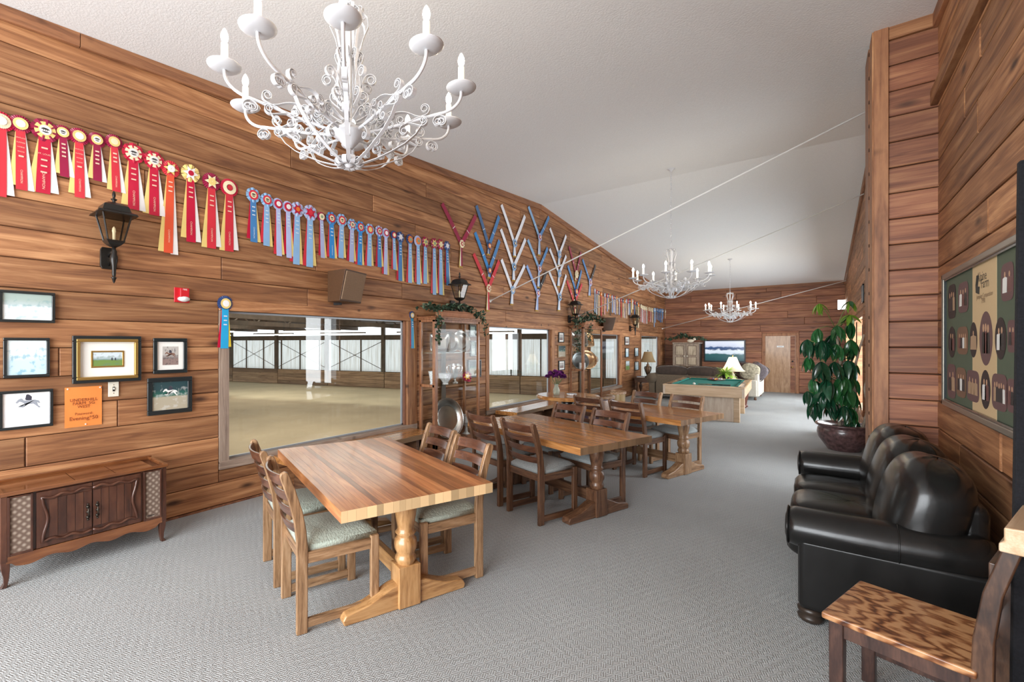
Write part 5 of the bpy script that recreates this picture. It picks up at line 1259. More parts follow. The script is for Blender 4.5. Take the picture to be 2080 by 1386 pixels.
tray('large round silver tray standing on the floor of the first cabinet', (-4.60, 5.65, ZL), .32, .82, TRAYM, R(60))
tray('copper toned tray with two handles on the middle shelf of the second cabinet', (-4.62, 11.3, 1.066), .24, 1.25, COPM, R(60), handles=True)
tray('copper toned oval tray on the top shelf of the second cabinet', (-4.62, 11.35, 1.626), .18, 1.0, COPM, R(62), square=True)
tray('grey round tray at the left of the middle shelf in the second cabinet', (-4.64, 10.95, 1.066), .22, 1.0, mat('pewter', (.20, .21, .22), .35, .9), R(50))
tray('silver tray at the left of the top shelf in the second cabinet', (-4.66, 10.95, 1.626), .19, 1.1, TRAYM, R(45), square=True)
t = thing('trophy_cup', 'silver two-handled trophy cup on the middle shelf of the first cabinet', 'trophy', (-4.62, 5.86, 1.065), R(60))
MB().lathe([(.0, 0), (.062, .0), (.06, .012), (.035, .03), (.02, .05), (.022, .07), (.05, .10), (.075, .16), (.088, .23), (.09, .27), (.078, .285), (.082, .30), (.092, .31), (.088, .312), (.07, .30), (.0, .20)], 20).build('bowl', CHROME, t, smooth=True)
for s in (-1, 1):
    MB().tube([(s * .075, 0, .285), (s * .125, 0, .28), (s * .14, 0, .24), (s * .115, 0, .18), (s * .07, 0, .14)], .008, 6).build('handle', CHROME, t, smooth=True)
def crystal(name, label, cat, loc, prof, n=12):
    t = thing(name, label, cat, loc, 0)
    MB().lathe(prof, n).build('bowl', CRY, t)
    MB().lathe([(prof[-1][0] - .004, prof[-1][1]), (prof[-1][0] + .004, prof[-1][1] + .002), (prof[-1][0] + .004, prof[-1][1] + .008), (prof[-1][0] - .004, prof[-1][1] + .008)], n, cap=False).build('rim', CRY, t)
    return t
crystal('crystal_plate', 'cut crystal bowl left of the trophy cup in the first cabinet', 'bowl', (-4.56, 5.55, 1.066), [(.0, 0), (.05, 0), (.04, .02), (.06, .05), (.10, .10), (.115, .16)])
crystal('crystal_vase', 'cut crystal vase at the far left of the middle shelf, first cabinet', 'vase', (-4.66, 5.36, 1.066), [(.0, 0), (.05, 0), (.04, .03), (.05, .10), (.07, .20)])
crystal('crystal_compote', 'crystal footed dish on the floor of the first cabinet behind the chairs', 'bowl', (-4.58, 6.12, ZL), [(.0, 0), (.07, 0), (.03, .03), (.02, .12), (.06, .16), (.12, .20), (.13, .30)])
crystal('crystal_jar', 'small dark cut glass jar in the second cabinet', 'jar', (-4.56, 10.90, 1.066), [(.0, 0), (.07, 0), (.08, .05), (.075, .16)])
p = Vector((-4.55, 6.10, 1.16))
t = thing('prize_rosette', 'small red rosette with gold star lying in the first cabinet beside the trophy cup', 'ribbon', p, R(65))
for kd, cl_, sc in (('petal', DRED, .085), ('star', GOLD, .085), ('small', CREAM, .08)):
    o = link({'petal': 'pleated_ring', 'star': 'inner_ring', 'small': 'button'}[kd], unit(kd, satin(cl_)), None, t); o.scale = (sc, .05, sc)
ribbon_mesh(.05, .06, .09, .05, .004).build('streamer', satin(CRIM), t)
# ivy on the cabinets: planter board with ivy, and strands hanging at the corner
def planter(label, x, y, z, ly, rz_):
    t = thing('planter_box', label, 'planter', (x, y, z), rz_, 'terracotta planters on the cabinets')
    TER = mat('terracotta', (.42, .19, .10), .7, noise=.15, scale=10)
    MB().prism([(-.07, 0), (.07, 0), (.085, .085), (-.085, .085)], -ly / 2, ly / 2, lambda a, q, u: (a, u, q)).build('body', TER, t, bevel=.006)
    MB().box(-.095, .095, -ly / 2 - .01, ly / 2 + .01, .085, .105).build('rim', TER, t, bevel=.006)
    MB().box(-.075, .075, -ly / 2 + .02, ly / 2 - .02, .104, .108).build('soil', BACK, t)
    return t
planter('terracotta planter of ivy on top of the first cabinet', -4.60, 5.85, c1h, .80, 0)
garland('thick dark ivy garland spreading over the top of the first cabinet', [(-4.55, 5.05, 2.26), (-4.55, 5.35, 2.22), (-4.56, 5.6, 2.26), (-4.56, 5.9, 2.30), (-4.56, 6.2, 2.24), (-4.50, 6.45, 2.16)], 330, .062, .065, 1, 'ivy over the cabinets')
garland('ivy strand hanging down the near corner of the first cabinet', [(-4.46, 5.26, 2.20), (-4.40, 5.20, 2.02), (-4.40, 5.19, 1.85), (-4.41, 5.20, 1.70)], 60, .058, .025, 3, 'ivy over the cabinets')
garland('thin pale ivy strand hanging at the far corner of the first cabinet', [(-4.46, 6.40, 2.15), (-4.41, 6.42, 2.0), (-4.41, 6.42, 1.82)], 34, .045, .02, 4, 'ivy over the cabinets')
planter('terracotta planter of ivy on top of the second cabinet', -4.58, 11.25, c2h, .60, 0)
garland('ivy garland over the top of the second cabinet', [(-4.50, 10.65, 2.24), (-4.52, 10.95, 2.28), (-4.54, 11.25, 2.42), (-4.52, 11.6, 2.34), (-4.5, 12.0, 2.26)], 260, .065, .085, 5, 'ivy over the cabinets')
garland('long ivy strand hanging along the left edge of the second cabinet', [(-4.60, 10.62, 2.30), (-4.56, 10.60, 2.0), (-4.56, 10.60, 1.75), (-4.57, 10.61, 1.5)], 90, .06, .035, 6, 'ivy over the cabinets')
garland('short ivy strand hanging over the front of the second cabinet', [(-4.42, 11.1, 2.2), (-4.40, 11.02, 2.0), (-4.40, 10.98, 1.8)], 50, .055, .03, 7, 'ivy over the cabinets')

# ------------------------------------------------------------------ round table, vase and tub chairs
t = thing('round_table', 'round varnished pedestal table with a vase of purple flowers by the second window', 'table', (-3.56, 7.85, 0), 0)
MB().lathe([(0, .70), (.50, .70), (.56, .712), (.565, .745), (.55, .765), (.53, .77), (0, .77)], 40).build('tabletop', BLOCK2, t, smooth=False)
MB().lathe([(.26, 0), (.26, .03), (.12, .07), (.10, .12), (.13, .3), (.13, .5), (.10, .6), (.14, .70)], 20).build('pedestal', mat('dark_metal', (.05, .045, .042), .3, .7), t, smooth=True)
t = thing('flower_vase', 'clear glass vase of purple chrysanthemums on the round table', 'vase', (-3.69, 7.66, .77), 0)
VG = mat('vase_glass', (.80, .83, .72), .06, trans=.75, ior=1.2)
MB().lathe([(.0, .002), (.05, .0), (.062, .05), (.058, .10), (.035, .16), (.032, .18), (.045, .205), (.042, .207), (.029, .18), (.031, .16), (.05, .10), (.055, .05), (.045, .008), (.0, .008)], 20).build('vase', VG, t, smooth=True)
PUR = mat('purple_petals', (.13, .012, .13), .7, noise=.5, scale=60, var=.25)
STM = mat('flower_stem', (.09, .14, .05), .6)
rnd = random.Random(4)
fl = MB()
for i in range(70):
    a = PI * (i * .618 * 2); zz = 1 - 2 * (i + .5) / 70 * .62; rr = math.sqrt(max(0, 1 - zz * zz))
    d = Vector((rr * math.cos(a), rr * math.sin(a), zz)); u = d.cross(Vector((.3, .5, .8))).normalized(); w = d.cross(u)
    fl.add([d * .012 - u * .006, d * .044 - u * .009 + w * .004, d * .054, d * .044 + u * .009 - w * .004, d * .012 + u * .006], [(0, 1, 2, 3, 4)])
flm = fl.mesh('blossom', False, fix=False); flm.materials.append(PUR)
for i in range(15):
    a = i * 2.399; rr = .035 + .14 * math.sqrt(i / 15)
    q = Vector((rr * math.cos(a), rr * math.sin(a), .33 + .085 * math.cos(rr * 9) + rnd.uniform(-.02, .02)))
    o = link('blossom', flm, None, t); o.location = q; o.rotation_euler = (rnd.uniform(-.4, .4), rnd.uniform(-.4, .4), rnd.uniform(0, 6))
    MB().tube([(rnd.uniform(-.02, .02), rnd.uniform(-.02, .02), .02), (q.x * .15, q.y * .15, .18), tuple(q)], .0035, 5).build('stem', STM, t)
t = thing('card_holder', 'table card holder drawn as a small clear dish on the round table', 'dish', (-3.47, 7.82, .77), 0)  # dish shape standing in for a wire table card holder
MB().lathe([(0, .004), (.06, .0), (.09, .02), (.085, .03), (.06, .012), (0, .010)], 20).build('dish', CRY, t, smooth=True)
MB().lathe([(.082, .024), (.092, .022), (.094, .03), (.084, .034)], 20, cap=False).build('rim', CRY, t)
def barrel_chair(label, x, y, face, panel_m, slats, r=.29, h=.80):
    t = thing('barrel_chair', label, 'chair', (x, y, 0), R(face) - PI / 2)     # faces +y, back curved round -y
    arc = [R(180 + 180 * k / 16) for k in range(17)]
    def band(z0, z1, r0, r1):
        mb = MB(); n = len(arc)
        for a in arc:
            for rr, z in ((r0, z0), (r1, z0), (r1, z1), (r0, z1)): mb.v.append((rr * math.cos(a), rr * math.sin(a), z))
        for k in range(n - 1):
            for i in range(4): mb.f.append((k * 4 + i, k * 4 + (i + 1) % 4, k * 4 + 4 + (i + 1) % 4, k * 4 + 4 + i))
        mb.f += [(0, 1, 2, 3), (4 * n - 1, 4 * n - 2, 4 * n - 3, 4 * n - 4)]
        return mb
    band(h - .04, h, r - .03, r + .012).build('top_rail', OAKM, t, bevel=.004)
    band(.42, h - .03, r - .022, r - .006).build('back_panel', panel_m, t)
    if slats:
        band(.60, .625, r - .008, r + .006).build('mid_rail', OAKM, t)
        for k in range(1, 16, 3): a = arc[k]; MB().box(-.015, .015, -.006, .008, .42, h - .03).build('slat', OAKM, t).matrix_local = Matrix.Translation((r * math.cos(a) * .99, r * math.sin(a) * .99, 0)) @ Matrix.Rotation(a - PI / 2, 4, 'Z')
    MB().lathe([(0, .38), (r - .01, .38), (r, .41), (r - .02, .46), (r * .6, .48), (0, .485)], 24).build('seat', panel_m, t, smooth=True)
    for sx in (-1, 1):
        for sy in (-1, 1): o = MB().lathe([(.018, 0), (.022, .2), (.026, .39)], 8).build('leg', OAKD, t, smooth=True); o.location = (sx * r * .62, sy * r * .62, 0)
    return t
PURV = mat('plum_vinyl', (.07, .045, .07), .4); TANV = mat('tan_vinyl', (.36, .25, .12), .22, coat=.4)
barrel_chair('barrel chair with plum padding and slatted back beside the round table', -3.02, 7.86, 165, PURV, True)
barrel_chair('barrel chair with shiny tan vinyl back beyond the round table', -3.10, 8.75, 200, TANV, False, .27)

# ------------------------------------------------------------------ pool table, balls and cue
PLAM = wood('maple_laminate', (.50, .33, .19), (.62, .43, .26), (.72, .54, .36), stretch=(.6, 5, 5), rough=.35, coat=.25, var=.03, bump=.0)
PLAMZ = wood('pale_laminate', (.55, .42, .31), (.66, .53, .41), (.74, .63, .51), stretch=(6, 6, .6), rough=.4, coat=.2, var=.03, bump=.0)
FELT = mat('green_felt', (.012, .20, .165), .95, noise=.06, scale=60)
PXc, PYc = -2.05, 12.45; pang = R(3)
pt = thing('pool_table', 'maple pool table with green felt in the middle of the room', 'table', (PXc, PYc, 0), pang)
pw_, pl_ = .77, 1.32; PZ = .80
MB().box(-pw_ + .03, pw_ - .03, -pl_ + .03, pl_ - .03, .60, PZ - .045).build('slate_bed', PLAM, pt)
for nm, a in (('apron', (-pw_ + .045, pw_ - .045, -pl_, -pl_ + .03)), ('apron', (-pw_ + .045, pw_ - .045, pl_ - .03, pl_))): MB().box(*a, .575, PZ - .035).build(nm, PLAM, pt, bevel=.004)
for s in (-1, 1):
    q = MB().box(-pl_, pl_, -.016, .016, .575, PZ - .035).build('side_apron', PLAM, pt, bevel=.004); q.location = (s * (pw_ - .016), 0, 0); q.rotation_euler = (0, 0, PI / 2)
    MB().box(s * pw_ - (.045 if s > 0 else 0), s * pw_ + (0 if s > 0 else .045), -pl_ - .002, -pl_ + .03, .575, PZ - .035).build('corner_trim', PLAMZ, pt, bevel=.003)
RAILM = wood('rail_top', (.40, .24, .10), (.52, .33, .15), (.62, .42, .21), stretch=(.6, 6, 6), rough=.25, coat=.5, var=.04, bump=.0)
for s in (-1, 1):
    MB().box(-pw_ - .004, pw_ + .004, min(s * pl_, s * (pl_ - .13)) - (.004 if s < 0 else 0), max(s * pl_, s * (pl_ - .13)), PZ - .035, PZ).build('end_rail', PLAM if s < 0 else RAILM, pt, bevel=.006)
    for yy in (-1, 1):
        q = MB().box(-(pl_ - .26) / 2, (pl_ - .26) / 2, -.065, .065, PZ - .035, PZ).build('side_rail', RAILM, pt, bevel=.006); q.rotation_euler = (0, 0, PI / 2); q.location = (s * (pw_ - .065), yy * (pl_ / 2 - .045), 0)
MB().box(-pw_ + .13, pw_ - .13, -pl_ + .13, pl_ - .13, PZ - .046, PZ - .034).build('felt', FELT, pt)
for s in (-1, 1):
    MB().prism([(0, PZ - .034), (.05, PZ - .022), (.05, PZ - .006), (0, PZ - .002)], -pl_ + .20, pl_ - .20, lambda a, q, u: (s * (pw_ - .13 - a), u, q)).build('cushion', FELT, pt)
    MB().prism([(0, PZ - .034), (.05, PZ - .022), (.05, PZ - .006), (0, PZ - .002)], -pw_ + .20, pw_ - .20, lambda a, q, u: (u, s * (pl_ - .13 - a), q)).build('cushion', FELT, pt)
    for yy in (-1, 0, 1):
        q = MB().lathe([(.062, -.04), (.062, .002), (.052, .004), (.05, -.038)], 16).build('pocket', BLACK, pt); q.location = (s * (pw_ - .115), yy * (pl_ - .115), PZ)
        MB().lathe([(0, -.036), (.05, -.036), (.05, -.003), (0, -.003)], 14).build('pocket_hole', BLACK, q)
    lg_ = MB().box(-.55, .55, -.06, .06, 0, .59).build('leg_panel', PLAMZ, pt, bevel=.004); lg_.location = (0, s * .78, 0)
    for sx in (-1, 1): MB().box(sx * .60 - .055, sx * .60 + .055, -.075, .075, 0, .59).build('edge_post', PLAM, lg_, bevel=.005)
rot_ = Matrix.Rotation(pang, 3, 'Z')
def on_pool(x, y, z): return Vector((PXc, PYc, 0)) + rot_ @ Vector((x, y, z))
BC = {'yellow': (.75, .48, .03), 'blue': (.02, .06, .4), 'red': (.55, .02, .02), 'purple': (.12, .02, .22), 'orange': (.75, .2, .02), 'green': (.01, .18, .06), 'maroon': (.22, .01, .02), 'black': (.01, .01, .01)}
BN = list(BC)
ballm = MB().lathe([(.0286 * math.cos(R(k)), .0286 * math.sin(R(k))) for k in range(-90, 91, 15)], 18)
bandm = MB().lathe([(.0291 * math.cos(R(k)), .0291 * math.sin(R(k))) for k in range(-32, 33, 8)], 18, cap=False)
RX, RY = .03, .80
k = 0
for row in range(5):
    for j in range(row + 1):
        nm = BN[k % 8]; stripe = k >= 8
        o = MB().add(ballm.v, ballm.f).build('pool_ball', mat('ball_' + nm, BC[nm], .08, coat=.6) if not stripe else mat('ball_white', (.82, .79, .70), .08, coat=.6), None, smooth=True)
        o.location = on_pool(RX + (j - row / 2) * .059, RY + row * .0512, PZ - .0045); o.rotation_euler = (rnd.uniform(-.5, .5), rnd.uniform(-.5, .5), 0)
        tag(o, '%s %s pool ball in row %s of the rack on the green felt' % ('striped' if stripe else 'solid', nm, ['one', 'two', 'three', 'four', 'five'][row]) if k < 15 else '', 'ball', 'racked pool balls')
        if stripe: MB().add(bandm.v, bandm.f).build('stripe', mat('ball_' + nm, BC[nm], .08, coat=.6), o, smooth=True)
        k += 1
o = MB().add(ballm.v, ballm.f).build('cue_ball', mat('ball_white', (.82, .79, .70), .08), None, smooth=True); o.location = on_pool(-.22, -.80, PZ - .0045); tag(o, 'white cue ball alone near the front of the green felt', 'ball')
t = thing('ball_rack', 'dark triangular rack around the pool balls', 'rack', on_pool(RX, RY, PZ - .034), pang)
T0 = [(0, -.085), (.19, .245), (-.19, .245)]
for i in range(3):
    a, b_ = Vector((*T0[i], 0)), Vector((*T0[(i + 1) % 3], 0)); MB().tube([a + Vector((0, 0, .022)), b_ + Vector((0, 0, .022))], [.018, .018], 8).build('side', mat('rack_wood', (.05, .02, .012), .3, coat=.4), t, smooth=True)
for i, (a, b_) in enumerate((((-.16, -.62), (.50, -1.05)), ((-.02, -.55), (.36, -1.06)))):
    p0, p1 = on_pool(*a, PZ - .020), on_pool(*b_, PZ + .012 + .0)
    p1 = p0 + (p1 - p0).normalized() * 1.42 if i == 9 else p1
    t = thing('cue_stick', ['longer dark cue stick lying across the near end of the felt', 'cue stick with pale shaft lying beside the other on the felt'][i], 'cue', p0, 0, 'cue sticks on the pool table')
    d = p1 - p0
    MB().tube([(0, 0, 0), tuple(d * .45)], [.007, .009], 8).build('shaft', OAK if i else OAKM, t, smooth=True)
    MB().tube([tuple(d * .45), tuple(d)], [.0095, .014], 8).build('butt', BLACK, t, smooth=True)

# ------------------------------------------------------------------ lounge corner at the far end
OLV = mat('olive_velvet', (.075, .055, .035), .8, noise=.25, scale=14, sheen=.4); BRNV = mat('brown_velvet', (.045, .027, .018), .7, noise=.35, scale=10, sheen=.5); TAUP = mat('taupe_fabric', (.15, .115, .08), .85, noise=.1, scale=30)
t = thing('fabric_sofa', 'olive brown sofa seen from behind, beyond the pool table', 'sofa', (-3.10, 15.25, 0), 0)
MB().box(-.88, .88, -.12, .02, .12, .76).build('backrest', TAUP, t, bevel=.05)
MB().box(-.88, .88, -.05, .82, .12, .40).build('base', TAUP, t, bevel=.03)
for sx in (-1, 1):
    MB().tube([(sx * .98, -.15, .64), (sx * .98, .80, .62)], .155, 20).build('arm', TAUP, t, smooth=True)
    MB().box(sx * .98 - .09, sx * .98 + .09, -.12, .78, .12, .60).build('arm_panel', TAUP, t, bevel=.03)
    for yy in (-.05, .72):
        o = MB().lathe([(.04, 0), (.05, .02), (.03, .05), (.05, .09), (.05, .13)], 12).build('foot', OAKD, t, smooth=True); o.location = (sx * .9, yy, 0)
for i in range(2): puff((i - .5) * .86, .40, .47, .43, .40, .10, e=4, seed=30 + i).build('seat_cushion', TAUP, t, smooth=True)
for x, w, z, lab, m in ((-.45, .47, .86, 'wide fringed brown pillow on the left of the olive sofa', BRNV), (.36, .42, .86, 'brown fringed pillow in the middle of the olive sofa', BRNV), (.78, .22, .84, 'dark velvet pillow at the right end of the olive sofa', BRNV)):
    p = thing('throw_pillow', lab, 'pillow', (-3.10 + x, 15.36, z), 0, 'brown pillows on the olive sofa')
    puff(0, 0, 0, w, .10, .17, e=2.6, seed=int(w * 100), wr=.03).build('cushion', m, p, smooth=True)
    MB().tube([(w * .98 * math.copysign(abs(math.cos(q)) ** .35, math.cos(q)), 0, .17 * math.copysign(abs(math.sin(q)) ** .35, math.sin(q))) for q in [2 * PI * k / 32 for k in range(32)]], .013, 6, closed=True).build('fringe', mat('pillow_trim', (.09, .055, .03), .8), p, smooth=True)
t = thing('magazine', 'cream folded card propped behind the olive sofa, before the armoire', 'card', (-2.66, 15.75, .96), R(10))
MB().box(-.12, .12, -.004, .004, -.06, .06).add([(-.12, .004, .06), (.12, .004, .06), (.12, .07, -.06), (-.12, .07, -.06)], [(0, 1, 2, 3)]).build('cover', mat('cream_card', (.72, .64, .5), .6), t)
bx('stand', OAKD, t, -.10, .10, .004, .03, -.36, -.06)
# end table with lamp
ET = (-4.44, 15.95)
t = thing('end_table', 'dark carved end table under the tan lamp in the far left corner', 'table', (*ET, 0), 0)
MB().box(-.36, .36, -.34, .34, .56, .60).build('tabletop', OAKD, t, bevel=.008)
MB().box(-.32, .32, -.30, .30, .44, .56).build('apron', OAKD, t, bevel=.004)
for sx in (-1, 1):
    for sy in (-1, 1): o = MB().lathe([(.03, 0), (.045, .03), (.02, .08), (.03, .14), (.055, .24), (.05, .30), (.025, .36), (.045, .40), (.045, .45)], 12).build('leg', OAKD, t, smooth=True); o.location = (sx * .28, sy * .26, 0)
def lamp(label, loc, r0, r1, h, base_h, shade_m, base_fn, power, group=None):
    t = thing('table_lamp', label, 'lamp', loc, 0)
    n = 28; mb = MB(); rows = 8
    for k in range(rows + 1):
        u = k / rows; rr = r0 + (r1 - r0) * (u ** (.62 if r0 > .2 else .8))
        for i in range(n):
            a = 2 * PI * i / n; mb.v.append((rr * math.cos(a), rr * math.sin(a), base_h + h * u))
    for k in range(rows):
        for i in range(n): mb.f.append((k * n + i, k * n + (i + 1) % n, (k + 1) * n + (i + 1) % n, (k + 1) * n + i))
    mb.build('lamp_shade', shade_m, t, smooth=True, fix=False)
    base_fn(t)
    MB().lathe([(.0, base_h + h + .005), (.012, base_h + h + .01), (.012, base_h + h + .02), (.02, base_h + h + .03), (.012, base_h + h + .05), (0, base_h + h + .07)], 10).build('finial', BLACK if power == 0 else BRASS, t, smooth=True)
    MB().tube([(0, 0, base_h - .02), (0, 0, base_h + h + .01)], .006, 6).build('rod', BRASS, t)
    o = MB().lathe([(.0, 0), (.02, .01), (.03, .05), (.02, .09), (0, .1)], 12).build('bulb', mat('lamp_bulb', (1, 1, 1), .3, emit=(1, .8, .55), estr=6.0 if power else .2) if power else WHITE, t, smooth=True); o.location = (0, 0, base_h + .06)
    if power:
        l = bpy.data.lights.new('lamp_light', 'POINT'); l.energy = power; l.color = (1, .82, .6); l.shadow_soft_size = .04
        q = bpy.data.objects.new('lamp_light', l); COL.objects.link(q); q.location = Vector(loc) + Vector((0, 0, base_h + h * .55))
    return t
def shade(name, col):
    m, N, L, b = _new(name); N.remove(b)
    d = N.new('ShaderNodeBsdfDiffuse'); d.inputs[0].default_value = (*col, 1); tl = N.new('ShaderNodeBsdfTranslucent'); tl.inputs[0].default_value = (*col, 1)
    mi = N.new('ShaderNodeMixShader'); mi.inputs[0].default_value = .5; L.new(d.outputs[0], mi.inputs[1]); L.new(tl.outputs[0], mi.inputs[2]); L.new(mi.outputs[0], N['Material Output'].inputs[0]); return m
def urn(t):
    IRN = mat('brown_iron', (.10, .07, .045), .45, .5)
    MB().lathe([(.09, 0), (.10, .02), (.04, .05), (.03, .09)], 16).build('foot', IRN, t, smooth=True)
    for k in range(6):
        a = PI / 3 * k; MB().tube([(.03 * math.cos(a), .03 * math.sin(a), .07), (.07 * math.cos(a), .07 * math.sin(a), .17), (.115 * math.cos(a), .115 * math.sin(a), .30), (.10 * math.cos(a), .10 * math.sin(a), .34), (.05 * math.cos(a), .05 * math.sin(a), .36)], .012, 6).build('basket_strip', IRN, t, smooth=True)
    MB().lathe([(.02, .05), (.055, .2), (.075, .31), (.04, .36), (.055, .40), (.025, .43), (.015, .50)], 16).build('urn', mat('urn_bronze', (.22, .13, .07), .4, .4), t, smooth=True)
lamp('tan shaded table lamp with an iron basket base on the dark end table', (ET[0] + .02, ET[1], .60), .25, .12, .34, .50, shade('tan_shade', (.52, .38, .22)), urn, 0)
t = thing('woven_basket', 'small tan wicker basket on the end table below the lamp', 'basket', (ET[0] + .24, ET[1] - .16, .60), 0)
WIC = mat('wicker', (.42, .24, .10), .7, noise=.3, scale=60, bump=.5)
MB().lathe([(0, 0), (.08, 0), (.11, .05), (.10, .10), (.06, .13), (0, .135)], 18).build('body', WIC, t, smooth=True)
MB().lathe([(.10, .09), (.112, .095), (.108, .108), (.098, .105)], 18, cap=False).build('rim', WIC, t)
t = thing('blue_book', 'blue book lying on the end table at the left of the lamp', 'book', (ET[0] - .16, ET[1] - .2, .60), R(20))
MB().box(-.11, .11, -.08, .08, 0, .03).build('pages', MATB, t); MB().box(-.114, .114, -.084, .084, .03, .036).build('cover', mat('blue_cover', (.03, .10, .28), .5), t)
# armoire, its garland, television
AX0, AX1, AH = -4.40, -3.50, 1.76
t = thing('armoire', 'antiqued cream armoire with panelled doors against the far wall', 'wardrobe', ((AX0 + AX1) / 2, 19.2, 0), 0)
AFR = wood('antique_frame', (.20, .145, .105), (.33, .25, .185), (.45, .36, .27), stretch=(6, 6, 1), rough=.45, coat=.2, var=.05, bump=.05); APN = wood('antique_panel', (.30, .23, .155), (.46, .37, .26), (.57, .47, .34), stretch=(5, 5, .8), rough=.45, coat=.2, var=.05, bump=.05)
hw = (AX1 - AX0) / 2
MB().box(-hw + .01, hw - .01, .0, .56, .06, AH - .04).build('carcass', mat('armoire_side', (.035, .022, .014), .5), t)
MB().box(-hw - .02, hw + .02, -.03, .58, AH - .05, AH).build('cornice', AFR, t, bevel=.01)
MB().box(-hw, hw, -.025, .56, 0, .10).build('plinth', AFR, t, bevel=.008)
for sx in (-1, 1):
    a, b_ = sorted((sx * .006, sx * (hw - .03)))
    d = MB().box(a, b_, -.02, .0, .12, AH - .06).build('door', AFR, t, bevel=.004)
    for z0, z1 in ((.24, .80), (.92, 1.20), (1.28, AH - .14)):
        m_ = MB()
        xa, xb = a + .075, b_ - .075
        for p in ((xa - .014, xa, z0 - .014, z1 + .014), (xb, xb + .014, z0 - .014, z1 + .014), (xa, xb, z0 - .014, z0), (xa, xb, z1, z1 + .014)): m_.box(p[0], p[1], -.030, -.019, p[2], p[3])
        m_.build('panel_moulding', mat('armoire_groove', (.10, .05, .03), .5), d, bevel=.003)
        MB().box(xa, xb, -.026, -.019, z0, z1).build('panel', APN, d, bevel=.003)
    o = MB().lathe([(.012, 0), (.01, .015), (.022, .025), (.02, .04), (0, .045)], 12, Matrix.Rotation(R(90), 4, 'X')).build('knob', mat('ivory', (.72, .70, .60), .4), d, smooth=True); o.location = (sx * .045, -.02, 1.24)
    MB().box(sx * (hw - .014) - .014, sx * (hw - .014) + .014, -.024, .0, .10, AH - .05).build('stile', AFR, t)
garland('mixed ivy garland on top of the armoire', [(-4.62, 19.2, AH + .10), (-4.3, 19.25, AH + .14), (-4.05, 19.3, AH + .28), (-3.8, 19.25, AH + .16), (-3.35, 19.2, AH + .11)], 240, .085, .075, 9, None)
t = thing('cherub_figure', 'small pale reclining figurine on top of the armoire', 'figurine', (-3.78, 19.12, AH), 0)
CRM = mat('bisque', (.75, .66, .52), .6)
puff(0, 0, .06, .12, .06, .06, e=2, nx=8, ny=8).build('body', CRM, t, smooth=True); puff(.13, 0, .12, .055, .05, .055, e=2, nx=8, ny=8).build('head', CRM, t, smooth=True)
TX0, TX1, TZ0, TZ1 = -3.44, -2.11, 1.02, 1.85
t = thing('wall_television', 'flat black television on the far wall showing misty blue mountains', 'television', ((TX0 + TX1) / 2, YF - .005, (TZ0 + TZ1) / 2), 0)
hw, hh = (TX1 - TX0) / 2, (TZ1 - TZ0) / 2
MB().box(-hw, hw, -.09, -.02, -hh, hh).build('casing', mat('tv_black', (.008, .008, .01), .25), t, bevel=.008)
MB().box(-.2, .2, -.02, 0, -.15, .15).build('bracket', BLACK, t)
tvm, N, L, b = _new('tv_picture')
tc = N.new('ShaderNodeTexCoord'); sp = N.new('ShaderNodeSeparateXYZ'); L.new(tc.outputs['Generated'], sp.inputs[0])
nz = N.new('ShaderNodeTexNoise'); nz.inputs['Scale'].default_value = 5; nz.inputs['Detail'].default_value = 7; L.new(tc.outputs['Generated'], nz.inputs[0])
ma = N.new('ShaderNodeMath'); ma.operation = 'MULTIPLY_ADD'; ma.inputs[1].default_value = .30; L.new(nz.outputs['Fac'], ma.inputs[0]); L.new(sp.outputs[2], ma.inputs[2])
rp = ramp(N, [(.15, (.008, .06, .07)), (.46, (.012, .09, .10)), (.54, (.58, .66, .75)), (.70, (.66, .72, .8)), (.745, (.01, .045, .14)), (.83, (.02, .07, .2)), (.88, (.50, .55, .68)), (1.05, (.62, .66, .78))]); L.new(ma.outputs[0], rp.inputs[0])
b.inputs['Base Color'].default_value = (.01, .01, .01, 1); L.new(rp.outputs[0], b.inputs['Emission Color']); b.inputs['Emission Strength'].default_value = .85; b.inputs['Roughness'].default_value = .15
MB().box(-hw + .045, hw - .045, -.094, -.089, -hh + .055, hh - .045).build('screen', tvm, t)
# love seat with pillows, lamp and fern
t = thing('love_seat', 'cream back of a love seat beside the far door', 'sofa', (-1.87, 17.3, 0), R(-90))
CRF = mat('cream_fabric', (.58, .54, .46), .85, noise=.08, scale=20)
